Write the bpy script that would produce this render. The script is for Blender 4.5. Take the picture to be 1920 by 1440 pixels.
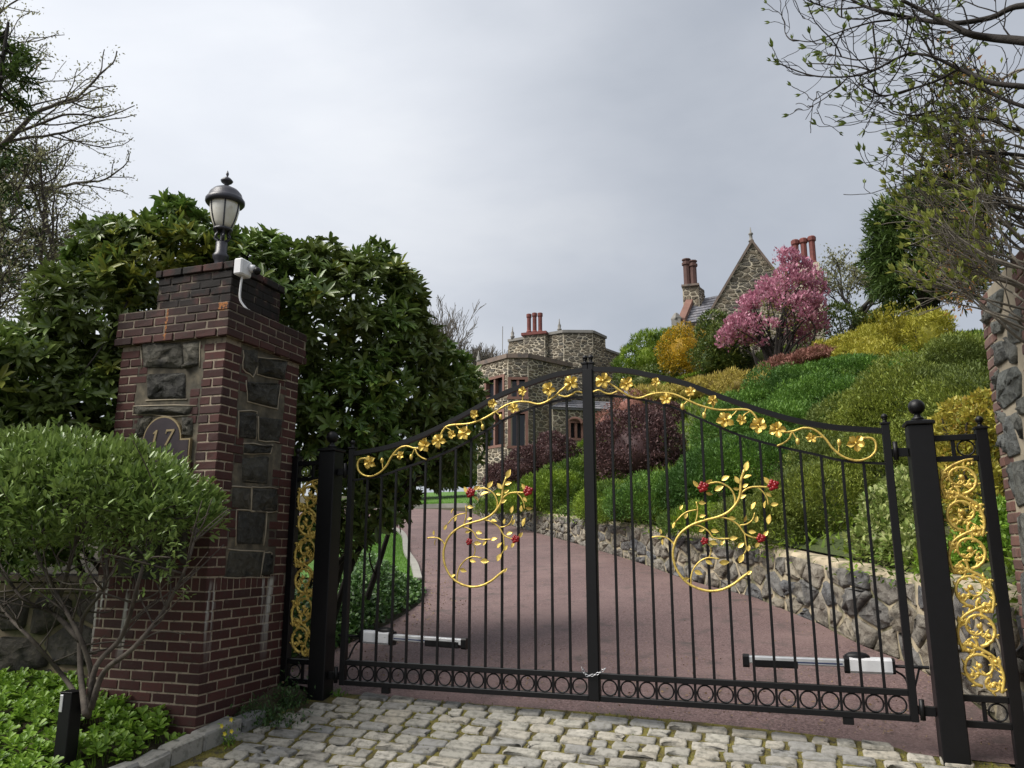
import bpy, math, random
import numpy as np
from mathutils import Vector

# ------------------------------------------------------------------ scene, camera, sky, sun, exposure
S = bpy.context.scene
for o in list(bpy.data.objects):
    bpy.data.objects.remove(o, do_unlink=True)
COL = S.collection
CAM = np.array([1.4124, -6.0691, 1.3745]); YAW = math.radians(18.867); PIT = math.radians(11.90); FPX = 1450.0
cd = bpy.data.cameras.new('camera'); cd.sensor_width = 36.0; cd.lens = 36.0 * FPX / 1920.0
cd.clip_start = 0.05; cd.clip_end = 3000.0
cam = bpy.data.objects.new('camera', cd); COL.objects.link(cam)
cam.location = CAM; cam.rotation_euler = (math.pi / 2 + PIT, 0, YAW)
S.camera = cam
S.render.resolution_x = 1024; S.render.resolution_y = 768
S.view_settings.view_transform = 'Standard'; S.view_settings.look = 'None'
S.view_settings.exposure = 0.88; S.view_settings.gamma = 1.0; S.view_settings.use_curve_mapping = False
S.cycles.max_bounces = 6; S.cycles.transparent_max_bounces = 8
S.cycles.use_denoising = True

SUN = np.array([-0.50, -0.40, 0.77]); SUN = SUN / np.linalg.norm(SUN)
sl = bpy.data.lights.new('sun', 'SUN'); sl.energy = 3.1; sl.angle = math.radians(40); sl.color = (1.0, 0.955, 0.89)
so = bpy.data.objects.new('sun', sl); COL.objects.link(so); so.location = (0, 0, 60)
so.rotation_euler = Vector(tuple(-SUN)).to_track_quat('-Z', 'Y').to_euler()

W = bpy.data.worlds.new('World'); S.world = W; W.use_nodes = True
wt = W.node_tree; wt.nodes.clear()
def wn(t, **k):
    n = wt.nodes.new(t)
    for a, b in k.items(): setattr(n, a, b)
    return n
wout = wn('ShaderNodeOutputWorld'); wmix = wn('ShaderNodeMixShader')
wsky = wn('ShaderNodeTexSky'); wsky.sky_type = 'NISHITA'; wsky.sun_disc = False
wsky.sun_elevation = math.asin(SUN[2]); wsky.sun_rotation = math.atan2(SUN[0], SUN[1]); wsky.dust_density = 2.0
wb1 = wn('ShaderNodeBackground'); wb1.inputs['Strength'].default_value = 0.08
wb2 = wn('ShaderNodeBackground'); wb2.inputs['Strength'].default_value = 0.485
wtc = wn('ShaderNodeTexCoord'); wmp = wn('ShaderNodeMapping'); wmp.inputs['Scale'].default_value = (1.1, 1.1, 2.6)
wno = wn('ShaderNodeTexNoise'); wno.inputs['Scale'].default_value = 1.55; wno.inputs['Detail'].default_value = 6.0
wno.inputs['Roughness'].default_value = 0.52; wno.inputs['Distortion'].default_value = 0.35
wmp.inputs['Location'].default_value = (3.3, 1.2, 0.4)
wrp = wn('ShaderNodeValToRGB'); e = wrp.color_ramp.elements
e[0].position = 0.30; e[0].color = (0.50, 0.54, 0.61, 1); e[1].position = 0.72; e[1].color = (0.84, 0.86, 0.89, 1)
m = wrp.color_ramp.elements.new(0.5); m.color = (0.63, 0.665, 0.73, 1)
# the cloud is brighter towards the upper left of the view
wdot = wn('ShaderNodeVectorMath', operation='DOT_PRODUCT'); wdot.inputs[1].default_value = (-0.66, 0.42, 0.62)
wr2 = wn('ShaderNodeMapRange'); wr2.inputs['From Min'].default_value = 0.70; wr2.inputs['From Max'].default_value = 1.0
wr2.inputs['To Min'].default_value = 0.0; wr2.inputs['To Max'].default_value = 0.42; wr2.interpolation_type = 'SMOOTHSTEP'
wadd = wn('ShaderNodeMix', data_type='RGBA', blend_type='ADD'); wadd.inputs['Factor'].default_value = 1.0
L = wt.links.new
L(wtc.outputs['Generated'], wmp.inputs['Vector']); L(wmp.outputs[0], wno.inputs['Vector'])
L(wno.outputs['Fac'], wrp.inputs['Fac']); L(wtc.outputs['Generated'], wdot.inputs[0])
L(wdot.outputs['Value'], wr2.inputs['Value'])
L(wrp.outputs['Color'], wadd.inputs[6]); L(wr2.outputs['Result'], wadd.inputs[7])
L(wadd.outputs[2], wb2.inputs['Color']); L(wsky.outputs[0], wb1.inputs['Color'])
wmix.inputs['Fac'].default_value = 0.90
L(wb1.outputs[0], wmix.inputs[1]); L(wb2.outputs[0], wmix.inputs[2]); L(wmix.outputs[0], wout.inputs['Surface'])

# ------------------------------------------------------------------ geometry helpers
FW = np.array([-math.sin(YAW) * math.cos(PIT), math.cos(YAW) * math.cos(PIT), math.sin(PIT)])
RT = np.array([math.cos(YAW), math.sin(YAW), 0.0]); UP = np.cross(RT, FW)
def ray(px, py): return FW + (px - 960) / FPX * RT + (720 - py) / FPX * UP
def atY(px, py, Y): d = ray(px, py); return CAM + d * ((Y - CAM[1]) / d[1])
def atX(px, py, X): d = ray(px, py); return CAM + d * ((X - CAM[0]) / d[0])
def atD(px, py, D): d = ray(px, py); return CAM + d * (D / math.hypot(d[0], d[1]))
def pix(P):
    v = np.atleast_2d(np.asarray(P, float)) - CAM
    d = np.maximum(v @ FW, 1e-3)
    return np.stack([960 + FPX * (v @ RT) / d, 720 - FPX * (v @ UP) / d], 1)
def depth(P): return float((np.asarray(P) - CAM) @ FW)

WLOC = {}
def tag(o, label=None, cat=None, group=None, kind=None):
    if label: o['label'] = label
    if cat: o['category'] = cat
    if group: o['group'] = group
    if kind: o['kind'] = kind
    return o
def root(name, loc, label, cat, group=None):
    o = bpy.data.objects.new(name, None); COL.objects.link(o); o.location = loc
    o.empty_display_size = 0.2
    WLOC[o] = np.array(loc, float)
    return tag(o, label, cat, group)
def fast_mesh(name, V, flat, tot):
    me = bpy.data.meshes.new(name)
    V = np.ascontiguousarray(V, np.float32); flat = np.ascontiguousarray(flat, np.int32); tot = np.ascontiguousarray(tot, np.int32)
    me.vertices.add(len(V)); me.vertices.foreach_set('co', V.ravel())
    me.loops.add(len(flat)); me.loops.foreach_set('vertex_index', flat)
    me.polygons.add(len(tot))
    st = np.concatenate([[0], np.cumsum(tot)[:-1]]).astype(np.int32)
    me.polygons.foreach_set('loop_start', st)
    me.update(calc_edges=True); me.validate()
    return me
def link(name, me, mat, parent=None, loc=None, smooth=False):
    o = bpy.data.objects.new(name, me); COL.objects.link(o)
    if mat is not None and not me.materials: me.materials.append(mat)
    if smooth: me.polygons.foreach_set('use_smooth', np.ones(len(me.polygons), bool))
    if parent is not None: o.parent = parent
    if loc is not None: o.location = loc
    w = np.array(loc if loc is not None else (0, 0, 0), float)
    WLOC[o] = w + (WLOC[parent] if parent is not None else 0)
    return o
class MB:
    """collects shapes in world coordinates; build() links them as one mesh"""
    def __init__(s): s.v = []; s.f = []
    def add(s, V, F):
        b = len(s.v); s.v.extend([tuple(map(float, p)) for p in V]); s.f.extend([tuple(i + b for i in f) for f in F]); return s
    def box(s, x0, x1, y0, y1, z0, z1, c=0.0):
        if c <= 0:
            V = [(x, y, z) for x in (x0, x1) for y in (y0, y1) for z in (z0, z1)]
            return s.add(V, [(0, 1, 3, 2), (4, 6, 7, 5), (0, 4, 5, 1), (2, 3, 7, 6), (0, 2, 6, 4), (1, 5, 7, 3)])
        V = []; idx = {}
        for i, x in enumerate((x0, x1)):
            for j, y in enumerate((y0, y1)):
                for k, z in enumerate((z0, z1)):
                    sx, sy, sz = (c if i == 0 else -c), (c if j == 0 else -c), (c if k == 0 else -c)
                    for a, p in enumerate(((x, y + sy, z + sz), (x + sx, y, z + sz), (x + sx, y + sy, z))):
                        idx[(i, j, k, a)] = len(V); V.append(p)
        F = []
        for i in (0, 1):
            q = [idx[(i, j, k, 0)] for j, k in ((0, 0), (1, 0), (1, 1), (0, 1))]; F.append(q if i else q[::-1])
            q = [idx[(j, i, k, 1)] for j, k in ((0, 0), (1, 0), (1, 1), (0, 1))]; F.append(q[::-1] if i else q)
            q = [idx[(j, k, i, 2)] for j, k in ((0, 0), (1, 0), (1, 1), (0, 1))]; F.append(q if i else q[::-1])
        for a in (0, 1):
            for b in (0, 1):
                F.append([idx[(a, b, 0, 0)], idx[(a, b, 0, 1)], idx[(a, b, 1, 1)], idx[(a, b, 1, 0)]])
                F.append([idx[(a, 0, b, 0)], idx[(a, 0, b, 2)], idx[(a, 1, b, 2)], idx[(a, 1, b, 0)]])
                F.append([idx[(0, a, b, 1)], idx[(0, a, b, 2)], idx[(1, a, b, 2)], idx[(1, a, b, 1)]])
                for k in (0, 1): F.append([idx[(a, b, k, t)] for t in (0, 1, 2)])
        return s.add(V, F)
    def tube(s, pts, r, n=6, cap=True, flat=1.0):
        P = np.asarray(pts, float); m = len(P)
        r = np.full(m, r) if np.isscalar(r) else np.asarray(r, float)
        T = np.gradient(P, axis=0); T /= np.linalg.norm(T, axis=1)[:, None] + 1e-12
        up = np.array([0, 0, 1.0]) if abs(T[0][2]) < .9 else np.array([0, 1.0, 0])
        A = np.cross(T[0], up); A /= np.linalg.norm(A)
        V = []; ang = np.arange(n) * 2 * math.pi / n
        for i in range(m):
            A = A - T[i] * (A @ T[i]); A /= np.linalg.norm(A) + 1e-12
            B = np.cross(T[i], A)
            V.extend(P[i] + r[i] * (np.cos(ang)[:, None] * A + flat * np.sin(ang)[:, None] * B))
        F = []
        for i in range(m - 1):
            for j in range(n):
                a, b = i * n + j, i * n + (j + 1) % n
                F.append((a, b, b + n, a + n))
        if cap: F.append(tuple(range(n))[::-1]); F.append(tuple(range((m - 1) * n, m * n)))
        return s.add(V, F)
    def lathe(s, c, prof, n=20):
        V = []; F = []; m = len(prof)
        for r, z in prof:
            for j in range(n):
                a = 2 * math.pi * j / n; V.append((c[0] + r * math.cos(a), c[1] + r * math.sin(a), c[2] + z))
        for i in range(m - 1):
            for j in range(n):
                F.append((i * n + j, i * n + (j + 1) % n, (i + 1) * n + (j + 1) % n, (i + 1) * n + j))
        F.append(tuple(range(n))[::-1]); F.append(tuple(range((m - 1) * n, m * n)))
        return s.add(V, F)
    def ball(s, c, r, n=12, sq=(1, 1, 1)):
        k = max(4, n // 2)
        return s.lathe_sq(c, [(r * math.sin(math.pi * i / k), -r * math.cos(math.pi * i / k)) for i in range(k + 1)], n, sq)
    def lathe_sq(s, c, prof, n, sq):
        V = []; F = []; m = len(prof)
        for r, z in prof:
            r = max(r, 1e-4)
            for j in range(n):
                a = 2 * math.pi * j / n; V.append((c[0] + sq[0] * r * math.cos(a), c[1] + sq[1] * r * math.sin(a), c[2] + sq[2] * z))
        for i in range(m - 1):
            for j in range(n):
                F.append((i * n + j, i * n + (j + 1) % n, (i + 1) * n + (j + 1) % n, (i + 1) * n + j))
        return s.add(V, F)
    def prism(s, poly, d):
        """planar polygon (3D points) extruded along vector d"""
        n = len(poly); P = np.asarray(poly, float)
        V = list(P) + list(P + np.asarray(d, float))
        F = [tuple(range(n))[::-1], tuple(range(n, 2 * n))] + [(i, (i + 1) % n, n + (i + 1) % n, n + i) for i in range(n)]
        return s.add(V, F)
    def torus(s, c, R, r, axis='y', n=20, k=6, fl=1.0):
        V = []; F = []
        for i in range(n):
            a = 2 * math.pi * i / n
            for j in range(k):
                b = 2 * math.pi * j / k; q = R + r * math.cos(b); h = r * fl * math.sin(b)
                if axis == 'y': p = (c[0] + q * math.cos(a), c[1] + h, c[2] + q * math.sin(a))
                elif axis == 'z': p = (c[0] + q * math.cos(a), c[1] + q * math.sin(a), c[2] + h)
                else: p = (c[0] + h, c[1] + q * math.cos(a), c[2] + q * math.sin(a))
                V.append(p)
        for i in range(n):
            for j in range(k):
                F.append((i * k + j, i * k + (j + 1) % k, ((i + 1) % n) * k + (j + 1) % k, ((i + 1) % n) * k + j))
        return s.add(V, F)
    def build(s, name, mat, parent=None, smooth=False):
        off = WLOC[parent] if parent is not None else np.zeros(3)
        V = np.asarray(s.v, float) - off
        me = bpy.data.meshes.new(name); me.from_pydata([tuple(p) for p in V], [], s.f); me.update()
        # consistent outward normals
        import bmesh
        bm = bmesh.new(); bm.from_mesh(me); bmesh.ops.recalc_face_normals(bm, faces=bm.faces); bm.to_mesh(me); bm.free()
        o = link(name, me, mat, parent)
        if smooth: me.polygons.foreach_set('use_smooth', np.ones(len(me.polygons), bool))
        return o
def smooth_path(pts, n=6):
    P = [np.asarray(p, float) for p in pts]; P = [2 * P[0] - P[1]] + P + [2 * P[-1] - P[-2]]; out = []
    for i in range(1, len(P) - 2):
        p0, p1, p2, p3 = P[i - 1:i + 3]
        for t in np.arange(n) / n:
            out.append(.5 * ((2 * p1) + (-p0 + p2) * t + (2 * p0 - 5 * p1 + 4 * p2 - p3) * t * t + (-p0 + 3 * p1 - 3 * p2 + p3) * t ** 3))
    out.append(P[-2]); return np.array(out)
def resample(P, n):
    P = np.asarray(P, float); d = np.concatenate([[0], np.cumsum(np.linalg.norm(np.diff(P, axis=0), axis=1))])
    t = np.linspace(0, d[-1], n); return np.stack([np.interp(t, d, P[:, k]) for k in range(P.shape[1])], 1)

# ------------------------------------------------------------------ materials
MAT = {}
def nodes(name):
    m = bpy.data.materials.new(name); m.use_nodes = True; t = m.node_tree
    return m, t, t.nodes['Principled BSDF'], t.nodes['Material Output']
def nn(t, typ, ins=None, **props):
    n = t.nodes.new(typ)
    for a, b in props.items(): setattr(n, a, b)
    for a, b in (ins or {}).items(): n.inputs[a].default_value = b
    return n
def ramp(t, cols, pos=None):
    r = t.nodes.new('ShaderNodeValToRGB'); e = r.color_ramp.elements; k = len(cols)
    pos = pos or [i / (k - 1) for i in range(k)]
    for i, c in enumerate(cols):
        q = e[i] if i < 2 else e.new(pos[i])
        q.position = pos[i]; q.color = (*c[:3], 1)
    return r
def mixc(t, a, b, fac, mode='MIX'):
    n = t.nodes.new('ShaderNodeMix'); n.data_type = 'RGBA'; n.blend_type = mode
    for i, x in ((6, a), (7, b)):
        if isinstance(x, tuple): n.inputs[i].default_value = (*x, 1)
        else: t.links.new(x, n.inputs[i])
    if isinstance(fac, (int, float)): n.inputs[0].default_value = fac
    else: t.links.new(fac, n.inputs[0])
    return n.outputs[2]
def pos_noise(t, scale, detail=4, rough=.55, vec=None, stretch=None):
    if vec is None: vec = t.nodes.new('ShaderNodeNewGeometry').outputs['Position']
    if stretch:
        mp = t.nodes.new('ShaderNodeMapping'); mp.inputs['Scale'].default_value = stretch; t.links.new(vec, mp.inputs['Vector']); vec = mp.outputs[0]
    n = nn(t, 'ShaderNodeTexNoise', {'Scale': scale, 'Detail': detail, 'Roughness': rough}); t.links.new(vec, n.inputs['Vector'])
    return n.outputs['Fac']
def bump(t, h, strength, dist=.01):
    b = nn(t, 'ShaderNodeBump', {'Strength': strength, 'Distance': dist}); t.links.new(h, b.inputs['Height']); return b.outputs[0]
def sramp(t, fac, lo, hi):
    r = nn(t, 'ShaderNodeMapRange', {'From Min': lo, 'From Max': hi}); t.links.new(fac, r.inputs['Value']); return r.outputs['Result']
def leaf_mat(name, cols, rough=.5, trans=.25, spec=.35, macro=None):
    m, t, b, out = nodes(name); g = t.nodes.new('ShaderNodeNewGeometry'); r = ramp(t, cols)
    t.links.new(g.outputs['Random Per Island'], r.inputs['Fac']); c = r.outputs['Color']
    if macro:
        f = sramp(t, pos_noise(t, macro[1], 3), .42, .62); c = mixc(t, c, macro[0], f)
    t.links.new(c, b.inputs['Base Color']); b.inputs['Roughness'].default_value = rough; b.inputs['Specular IOR Level'].default_value = spec
    tr = t.nodes.new('ShaderNodeBsdfTranslucent'); t.links.new(c, tr.inputs['Color'])
    mx = t.nodes.new('ShaderNodeMixShader'); mx.inputs[0].default_value = trans
    t.links.new(b.outputs[0], mx.inputs[1]); t.links.new(tr.outputs[0], mx.inputs[2]); t.links.new(mx.outputs[0], out.inputs['Surface'])
    MAT[name] = m; return m
def plain(name, cols, src='noise', scale=8, rough=.7, metal=0.0, bmp=.3, bscale=60, spec=.4, bdist=.005, mottle=None, emit=None):
    m, t, b, out = nodes(name); r = ramp(t, cols)
    if src == 'object': f = t.nodes.new('ShaderNodeObjectInfo').outputs['Random']
    elif src == 'island': f = t.nodes.new('ShaderNodeNewGeometry').outputs['Random Per Island']
    else: f = sramp(t, pos_noise(t, scale), .3, .7)
    t.links.new(f, r.inputs['Fac']); c = r.outputs['Color']
    if mottle:
        c = mixc(t, c, mottle[0], sramp(t, pos_noise(t, mottle[1], 6, .62), mottle[2], mottle[3]))
    t.links.new(c, b.inputs['Base Color'])
    b.inputs['Roughness'].default_value = rough; b.inputs['Metallic'].default_value = metal; b.inputs['Specular IOR Level'].default_value = spec
    if bmp: t.links.new(bump(t, pos_noise(t, bscale, 5), bmp, bdist), b.inputs['Normal'])
    MAT[name] = m; return m

# ---- material library
def brick_mat(name, src, cols, mortar=False):
    m, t, b, out = nodes(name)
    g = t.nodes.new('ShaderNodeNewGeometry'); P = g.outputs['Position']
    sep = t.nodes.new('ShaderNodeSeparateXYZ'); t.links.new(P, sep.inputs[0])
    r = ramp(t, cols)
    f = t.nodes.new('ShaderNodeObjectInfo').outputs['Random'] if src == 'object' else pos_noise(t, 9, 5)
    t.links.new(f, r.inputs['Fac']); c = r.outputs['Color']
    c = mixc(t, c, (.05, .035, .03), sramp(t, pos_noise(t, 26, 6, .65), .5, .75))
    # soot and algae on the weathered head of the pillar
    zt = sramp(t, sep.outputs['Z'], 2.95, 3.5)
    bl = t.nodes.new('ShaderNodeMath'); bl.operation = 'MULTIPLY'; t.links.new(zt, bl.inputs[0])
    t.links.new(sramp(t, pos_noise(t, 5, 5, .6), .30, .52), bl.inputs[1])
    c = mixc(t, c, (.014, .012, .011), bl.outputs[0])
    # lime runs below the soldier course
    st = sramp(t, pos_noise(t, 1.0, 4, .5, P, (9.0, 9.0, .55)), .60, .66)
    z0 = sramp(t, sep.outputs['Z'], .42, .95); z1 = sramp(t, sep.outputs['Z'], 1.135, 1.09)
    mu = t.nodes.new('ShaderNodeMath'); mu.operation = 'MULTIPLY'; t.links.new(st, mu.inputs[0]); t.links.new(z0, mu.inputs[1])
    mu2 = t.nodes.new('ShaderNodeMath'); mu2.operation = 'MULTIPLY'; t.links.new(mu.outputs[0], mu2.inputs[0]); t.links.new(z1, mu2.inputs[1])
    c = mixc(t, c, (.42, .42, .39), mu2.outputs[0])
    # orange lichen on the coping
    for (lx, lz0, lz1, w) in ((-3.37, 3.06, 3.37, .012), (-2.80, 3.27, 3.34, .045)):
        d = t.nodes.new('ShaderNodeMath'); d.operation = 'SUBTRACT'; t.links.new(sep.outputs['X'], d.inputs[0]); d.inputs[1].default_value = lx
        a = t.nodes.new('ShaderNodeMath'); a.operation = 'ABSOLUTE'; t.links.new(d.outputs[0], a.inputs[0])
        nz = t.nodes.new('ShaderNodeMath'); nz.operation = 'MULTIPLY_ADD'; t.links.new(pos_noise(t, 45, 3), nz.inputs[0]); nz.inputs[1].default_value = .05; nz.inputs[2].default_value = -.02
        a2 = t.nodes.new('ShaderNodeMath'); a2.operation = 'ADD'; t.links.new(a.outputs[0], a2.inputs[0]); t.links.new(nz.outputs[0], a2.inputs[1])
        k = sramp(t, a2.outputs[0], w + .006, w)
        for lo, hi in ((lz0, lz0 + .01), (lz1 + .01, lz1)):
            q = t.nodes.new('ShaderNodeMath'); q.operation = 'MULTIPLY'; t.links.new(k, q.inputs[0]); t.links.new(sramp(t, sep.outputs['Z'], lo, hi), q.inputs[1]); k = q.outputs[0]
        q = t.nodes.new('ShaderNodeMath'); q.operation = 'MULTIPLY'; t.links.new(k, q.inputs[0]); t.links.new(sramp(t, pos_noise(t, 38, 4, .7), .44, .52), q.inputs[1]); k = q.outputs[0]
        c = mixc(t, c, (.30, .12, .035), k)
    t.links.new(c, b.inputs['Base Color']); b.inputs['Roughness'].default_value = .82; b.inputs['Specular IOR Level'].default_value = .3
    t.links.new(bump(t, pos_noise(t, 90 if not mortar else 55, 6, .7), .55, .006), b.inputs['Normal'])
    MAT[name] = m; return m
brick_mat('brick', 'object', [(0.0408, 0.0168, 0.0152), (0.0663, 0.0240, 0.0208), (0.0510, 0.0208, 0.0184), (0.0850, 0.0320, 0.0272), (0.0340, 0.0176, 0.0168)])
brick_mat('mortar', 'noise', [(.20, .165, .125), (.30, .25, .185), (.36, .30, .225)], True)
def stone_mat(name, cols, speck=(.30, .29, .25), dark=(.03, .03, .03), bs=1.0, sc=18):
    m, t, b, out = nodes(name); r = ramp(t, cols)
    t.links.new(t.nodes.new('ShaderNodeObjectInfo').outputs['Random'], r.inputs['Fac']); c = r.outputs['Color']
    c = mixc(t, c, speck, sramp(t, pos_noise(t, sc * 2.3, 7, .7), .54, .78))
    c = mixc(t, c, dark, sramp(t, pos_noise(t, sc * .5, 6, .65), .50, .72))
    t.links.new(c, b.inputs['Base Color']); b.inputs['Roughness'].default_value = .86; b.inputs['Specular IOR Level'].default_value = .25
    hm = nn(t, 'ShaderNodeMath', operation='ADD'); t.links.new(pos_noise(t, sc, 8, .75), hm.inputs[0]); vr = nn(t, 'ShaderNodeTexVoronoi', {'Scale': sc * .8}); t.links.new(t.nodes.new('ShaderNodeNewGeometry').outputs['Position'], vr.inputs['Vector']); t.links.new(vr.outputs['Distance'], hm.inputs[1])
    t.links.new(bump(t, hm.outputs[0], bs, .05), b.inputs['Normal'])
    MAT[name] = m; return m
stone_mat('pillar_stone', [(0.0798, 0.0783, 0.0672), (0.1087, 0.1015, 0.0812), (0.0508, 0.0508, 0.0476), (0.1377, 0.1276, 0.0980)], speck=(.17, .165, .145))
stone_mat('lit_pillar_stone', [(.15, .16, .15), (.19, .19, .17), (.13, .14, .14)], speck=(.3, .3, .27))  # lit copy of pillar_stone: the right pillar's brightness is put into the colour
stone_mat('wall_stone', [(.19, .185, .17), (.28, .25, .205), (.13, .135, .145), (.33, .29, .225), (.24, .22, .18), (.16, .16, .165)], speck=(.33, .31, .26), sc=12)
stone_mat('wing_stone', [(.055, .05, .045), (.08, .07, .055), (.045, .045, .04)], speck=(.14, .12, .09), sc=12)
def isl_stone(name, cols, speck, sc):
    m, t, b, out = nodes(name); r = ramp(t, cols)
    a = nn(t, 'ShaderNodeMath', operation='ADD'); t.links.new(t.nodes.new('ShaderNodeNewGeometry').outputs['Random Per Island'], a.inputs[0])
    t.links.new(t.nodes.new('ShaderNodeObjectInfo').outputs['Random'], a.inputs[1])
    fr = nn(t, 'ShaderNodeMath', operation='FRACT'); t.links.new(a.outputs[0], fr.inputs[0]); t.links.new(fr.outputs[0], r.inputs['Fac'])
    c = mixc(t, r.outputs['Color'], speck, sramp(t, pos_noise(t, sc, 6, .7), .5, .8))
    t.links.new(c, b.inputs['Base Color']); b.inputs['Roughness'].default_value = .9; b.inputs['Specular IOR Level'].default_value = .2
    t.links.new(bump(t, pos_noise(t, sc * .7, 6, .7), .8, .05), b.inputs['Normal']); MAT[name] = m
isl_stone('house_stone', [(.075, .068, .055), (.13, .112, .085), (.20, .165, .12), (.095, .09, .08), (.15, .13, .105), (.25, .21, .155)], (.22, .2, .16), 9)
plain('house_mortar', [(.47, .42, .32), (.58, .52, .40)], scale=2, rough=.95, bmp=.4, bscale=12)
plain('wall_mortar', [(.24, .20, .14), (.37, .31, .215), (.46, .385, .27)], scale=3, rough=.95, bmp=.6, bscale=30, mottle=((.10, .10, .055), 4, .44, .64))
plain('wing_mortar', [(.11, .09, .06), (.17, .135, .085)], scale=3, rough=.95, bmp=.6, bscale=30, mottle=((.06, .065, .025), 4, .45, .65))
plain('pillar_mortar', [(.045, .04, .03), (.085, .074, .054), (.15, .128, .09)], scale=11, rough=.95, bmp=.6, bscale=40, mottle=((.08, .075, .06), 9, .5, .7))
plain('pale_lit_mortar', [(.27, .235, .175), (.36, .31, .23)], scale=6, rough=.95, bmp=.6, bscale=40)  # lit mortar for the right pillar, light in the colour; ribbon joints are truly pale
plain('lit_brick', [(.11, .055, .045), (.15, .078, .062), (.085, .045, .038), (.18, .11, .09)], src='object', rough=.85, bmp=.5, bscale=80, mottle=((.06, .04, .035), 25, .5, .75))  # lit copy of brick, the light on the right pillar painted in
plain('black_metal', [(0.0024, 0.0024, 0.0030), (0.0034, 0.0034, 0.0044)], scale=14, rough=.46, bmp=.10, bscale=220, spec=.32, bdist=.002)
plain('gold', [(.60, .42, .085), (.76, .57, .15), (.68, .48, .11)], scale=25, rough=.40, metal=.45, bmp=.25, bscale=90, mottle=((.26, .16, .04), 34, .52, .72))
plain('rose_red', [(.16, .004, .006), (.30, .008, .012)], scale=30, rough=.3, bmp=.2, bscale=60)
plain('silver', [(.62, .63, .65), (.70, .71, .73)], scale=4, rough=.3, metal=.55, bmp=.05, bscale=40)
plain('white_paint', [(.62, .63, .65), (.72, .72, .73)], scale=9, rough=.45, bmp=.05, bscale=40, mottle=((.25, .26, .27), 28, .62, .75))
plain('blue_steel', [(.05, .07, .16), (.09, .11, .22)], scale=9, rough=.3, metal=.5, bmp=0)
plain('chain_steel', [(.35, .36, .38), (.5, .5, .52)], scale=40, rough=.3, metal=.9, bmp=0)
plain('lamp_metal', [(.022, .022, .030), (.038, .037, .048)], scale=14, rough=.38, bmp=.12, bscale=120, spec=.5)
plain('lamp_glass', [(.58, .55, .46), (.74, .73, .68)], scale=7, rough=.22, bmp=.05, bscale=20, spec=.5, mottle=((.42, .36, .25), 9, .55, .75))
plain('plaque', [(.018, .012, .016), (.03, .02, .024)], scale=10, rough=.45, bmp=.2, bscale=120)
plain('dull_gold', [(.20, .155, .085), (.28, .22, .12)], scale=20, rough=.5, metal=.4, bmp=.1)
plain('red_asphalt', [(0.1250, 0.0768, 0.0739), (0.1600, 0.0996, 0.0952), (0.1875, 0.1188, 0.1109)], scale=1.3, rough=.86, bmp=.9, bscale=260, bdist=.004, mottle=((.055, .045, .04), .9, .56, .74))
m_, t_, b_, o_ = nodes('red_asphalt'); nz1 = pos_noise(t_, 48, 6, .85); nz2 = pos_noise(t_, .7, 5, .6); nz3 = pos_noise(t_, 3.2, 5, .6)
r_ = ramp(t_, [(.045, .026, .025), (.125, .076, .072), (.24, .165, .155)], [.38, .5, .62]); t_.links.new(nz1, r_.inputs['Fac'])
c_ = mixc(t_, r_.outputs['Color'], (.19, .125, .115), sramp(t_, nz2, .46, .78)); c_ = mixc(t_, c_, (.075, .055, .050), sramp(t_, nz3, .54, .72))
vo = nn(t_, 'ShaderNodeTexVoronoi', {'Scale': .55}, feature='DISTANCE_TO_EDGE'); g_n = t_.nodes.new('ShaderNodeNewGeometry'); wv = nn(t_, 'ShaderNodeTexNoise', {'Scale': 2.0, 'Detail': 5.0}); t_.links.new(g_n.outputs['Position'], wv.inputs['Vector'])
va = t_.nodes.new('ShaderNodeVectorMath'); va.operation = 'ADD'; t_.links.new(g_n.outputs['Position'], va.inputs[0]); t_.links.new(wv.outputs['Color'], va.inputs[1]); t_.links.new(va.outputs[0], vo.inputs['Vector'])
c_ = mixc(t_, c_, (.085, .06, .055), sramp(t_, vo.outputs['Distance'], .004, .001)); t_.links.new(c_, b_.inputs['Base Color']); b_.inputs['Roughness'].default_value = .8
t_.links.new(bump(t_, nz1, .9, .006), b_.inputs['Normal']); MAT['red_asphalt'] = m_
plain('cobble', [(0.2497, 0.2394, 0.2083), (0.3179, 0.3030, 0.2595), (0.2043, 0.2020, 0.1938), (0.2952, 0.2694, 0.2193), (0.3633, 0.3442, 0.2997)], src='object', rough=.8, bmp=.6, bscale=70, bdist=.006, mottle=((.13, .125, .105), 22, .46, .70))
plain('kerb_stone', [(.22, .215, .195), (.29, .28, .25), (.18, .18, .175)], src='object', rough=.85, bmp=.6, bscale=50, bdist=.01, mottle=((.1, .1, .08), 16, .5, .7))
plain('moss_joint', [(.05, .04, .025), (.11, .092, .022), (.17, .145, .03), (.07, .065, .02)], scale=7, rough=.95, bmp=1.0, bscale=90, bdist=.02, mottle=((.05, .04, .03), 14, .52, .66))
plain('soil', [(.035, .028, .018), (.055, .045, .025), (.045, .05, .018)], scale=2.2, rough=.95, bmp=.8, bscale=30, bdist=.03)
plain('lawn_turf', [(.06, .14, .018), (.09, .19, .025)], scale=3, rough=.9, bmp=.8, bscale=60, bdist=.03)
plain('hill_cover', [(.035, .055, .015), (.055, .075, .02), (.085, .085, .03)], scale=1.0, rough=.95, bmp=1.0, bscale=14, bdist=.1)
plain('bark', [(.040, .033, .027), (.075, .062, .05), (.11, .095, .075)], scale=10, rough=.9, bmp=.7, bscale=45, bdist=.01)
plain('dark_bark', [(.018, .015, .013), (.032, .027, .023)], scale=10, rough=.9, bmp=.6, bscale=45, bdist=.01)
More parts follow.
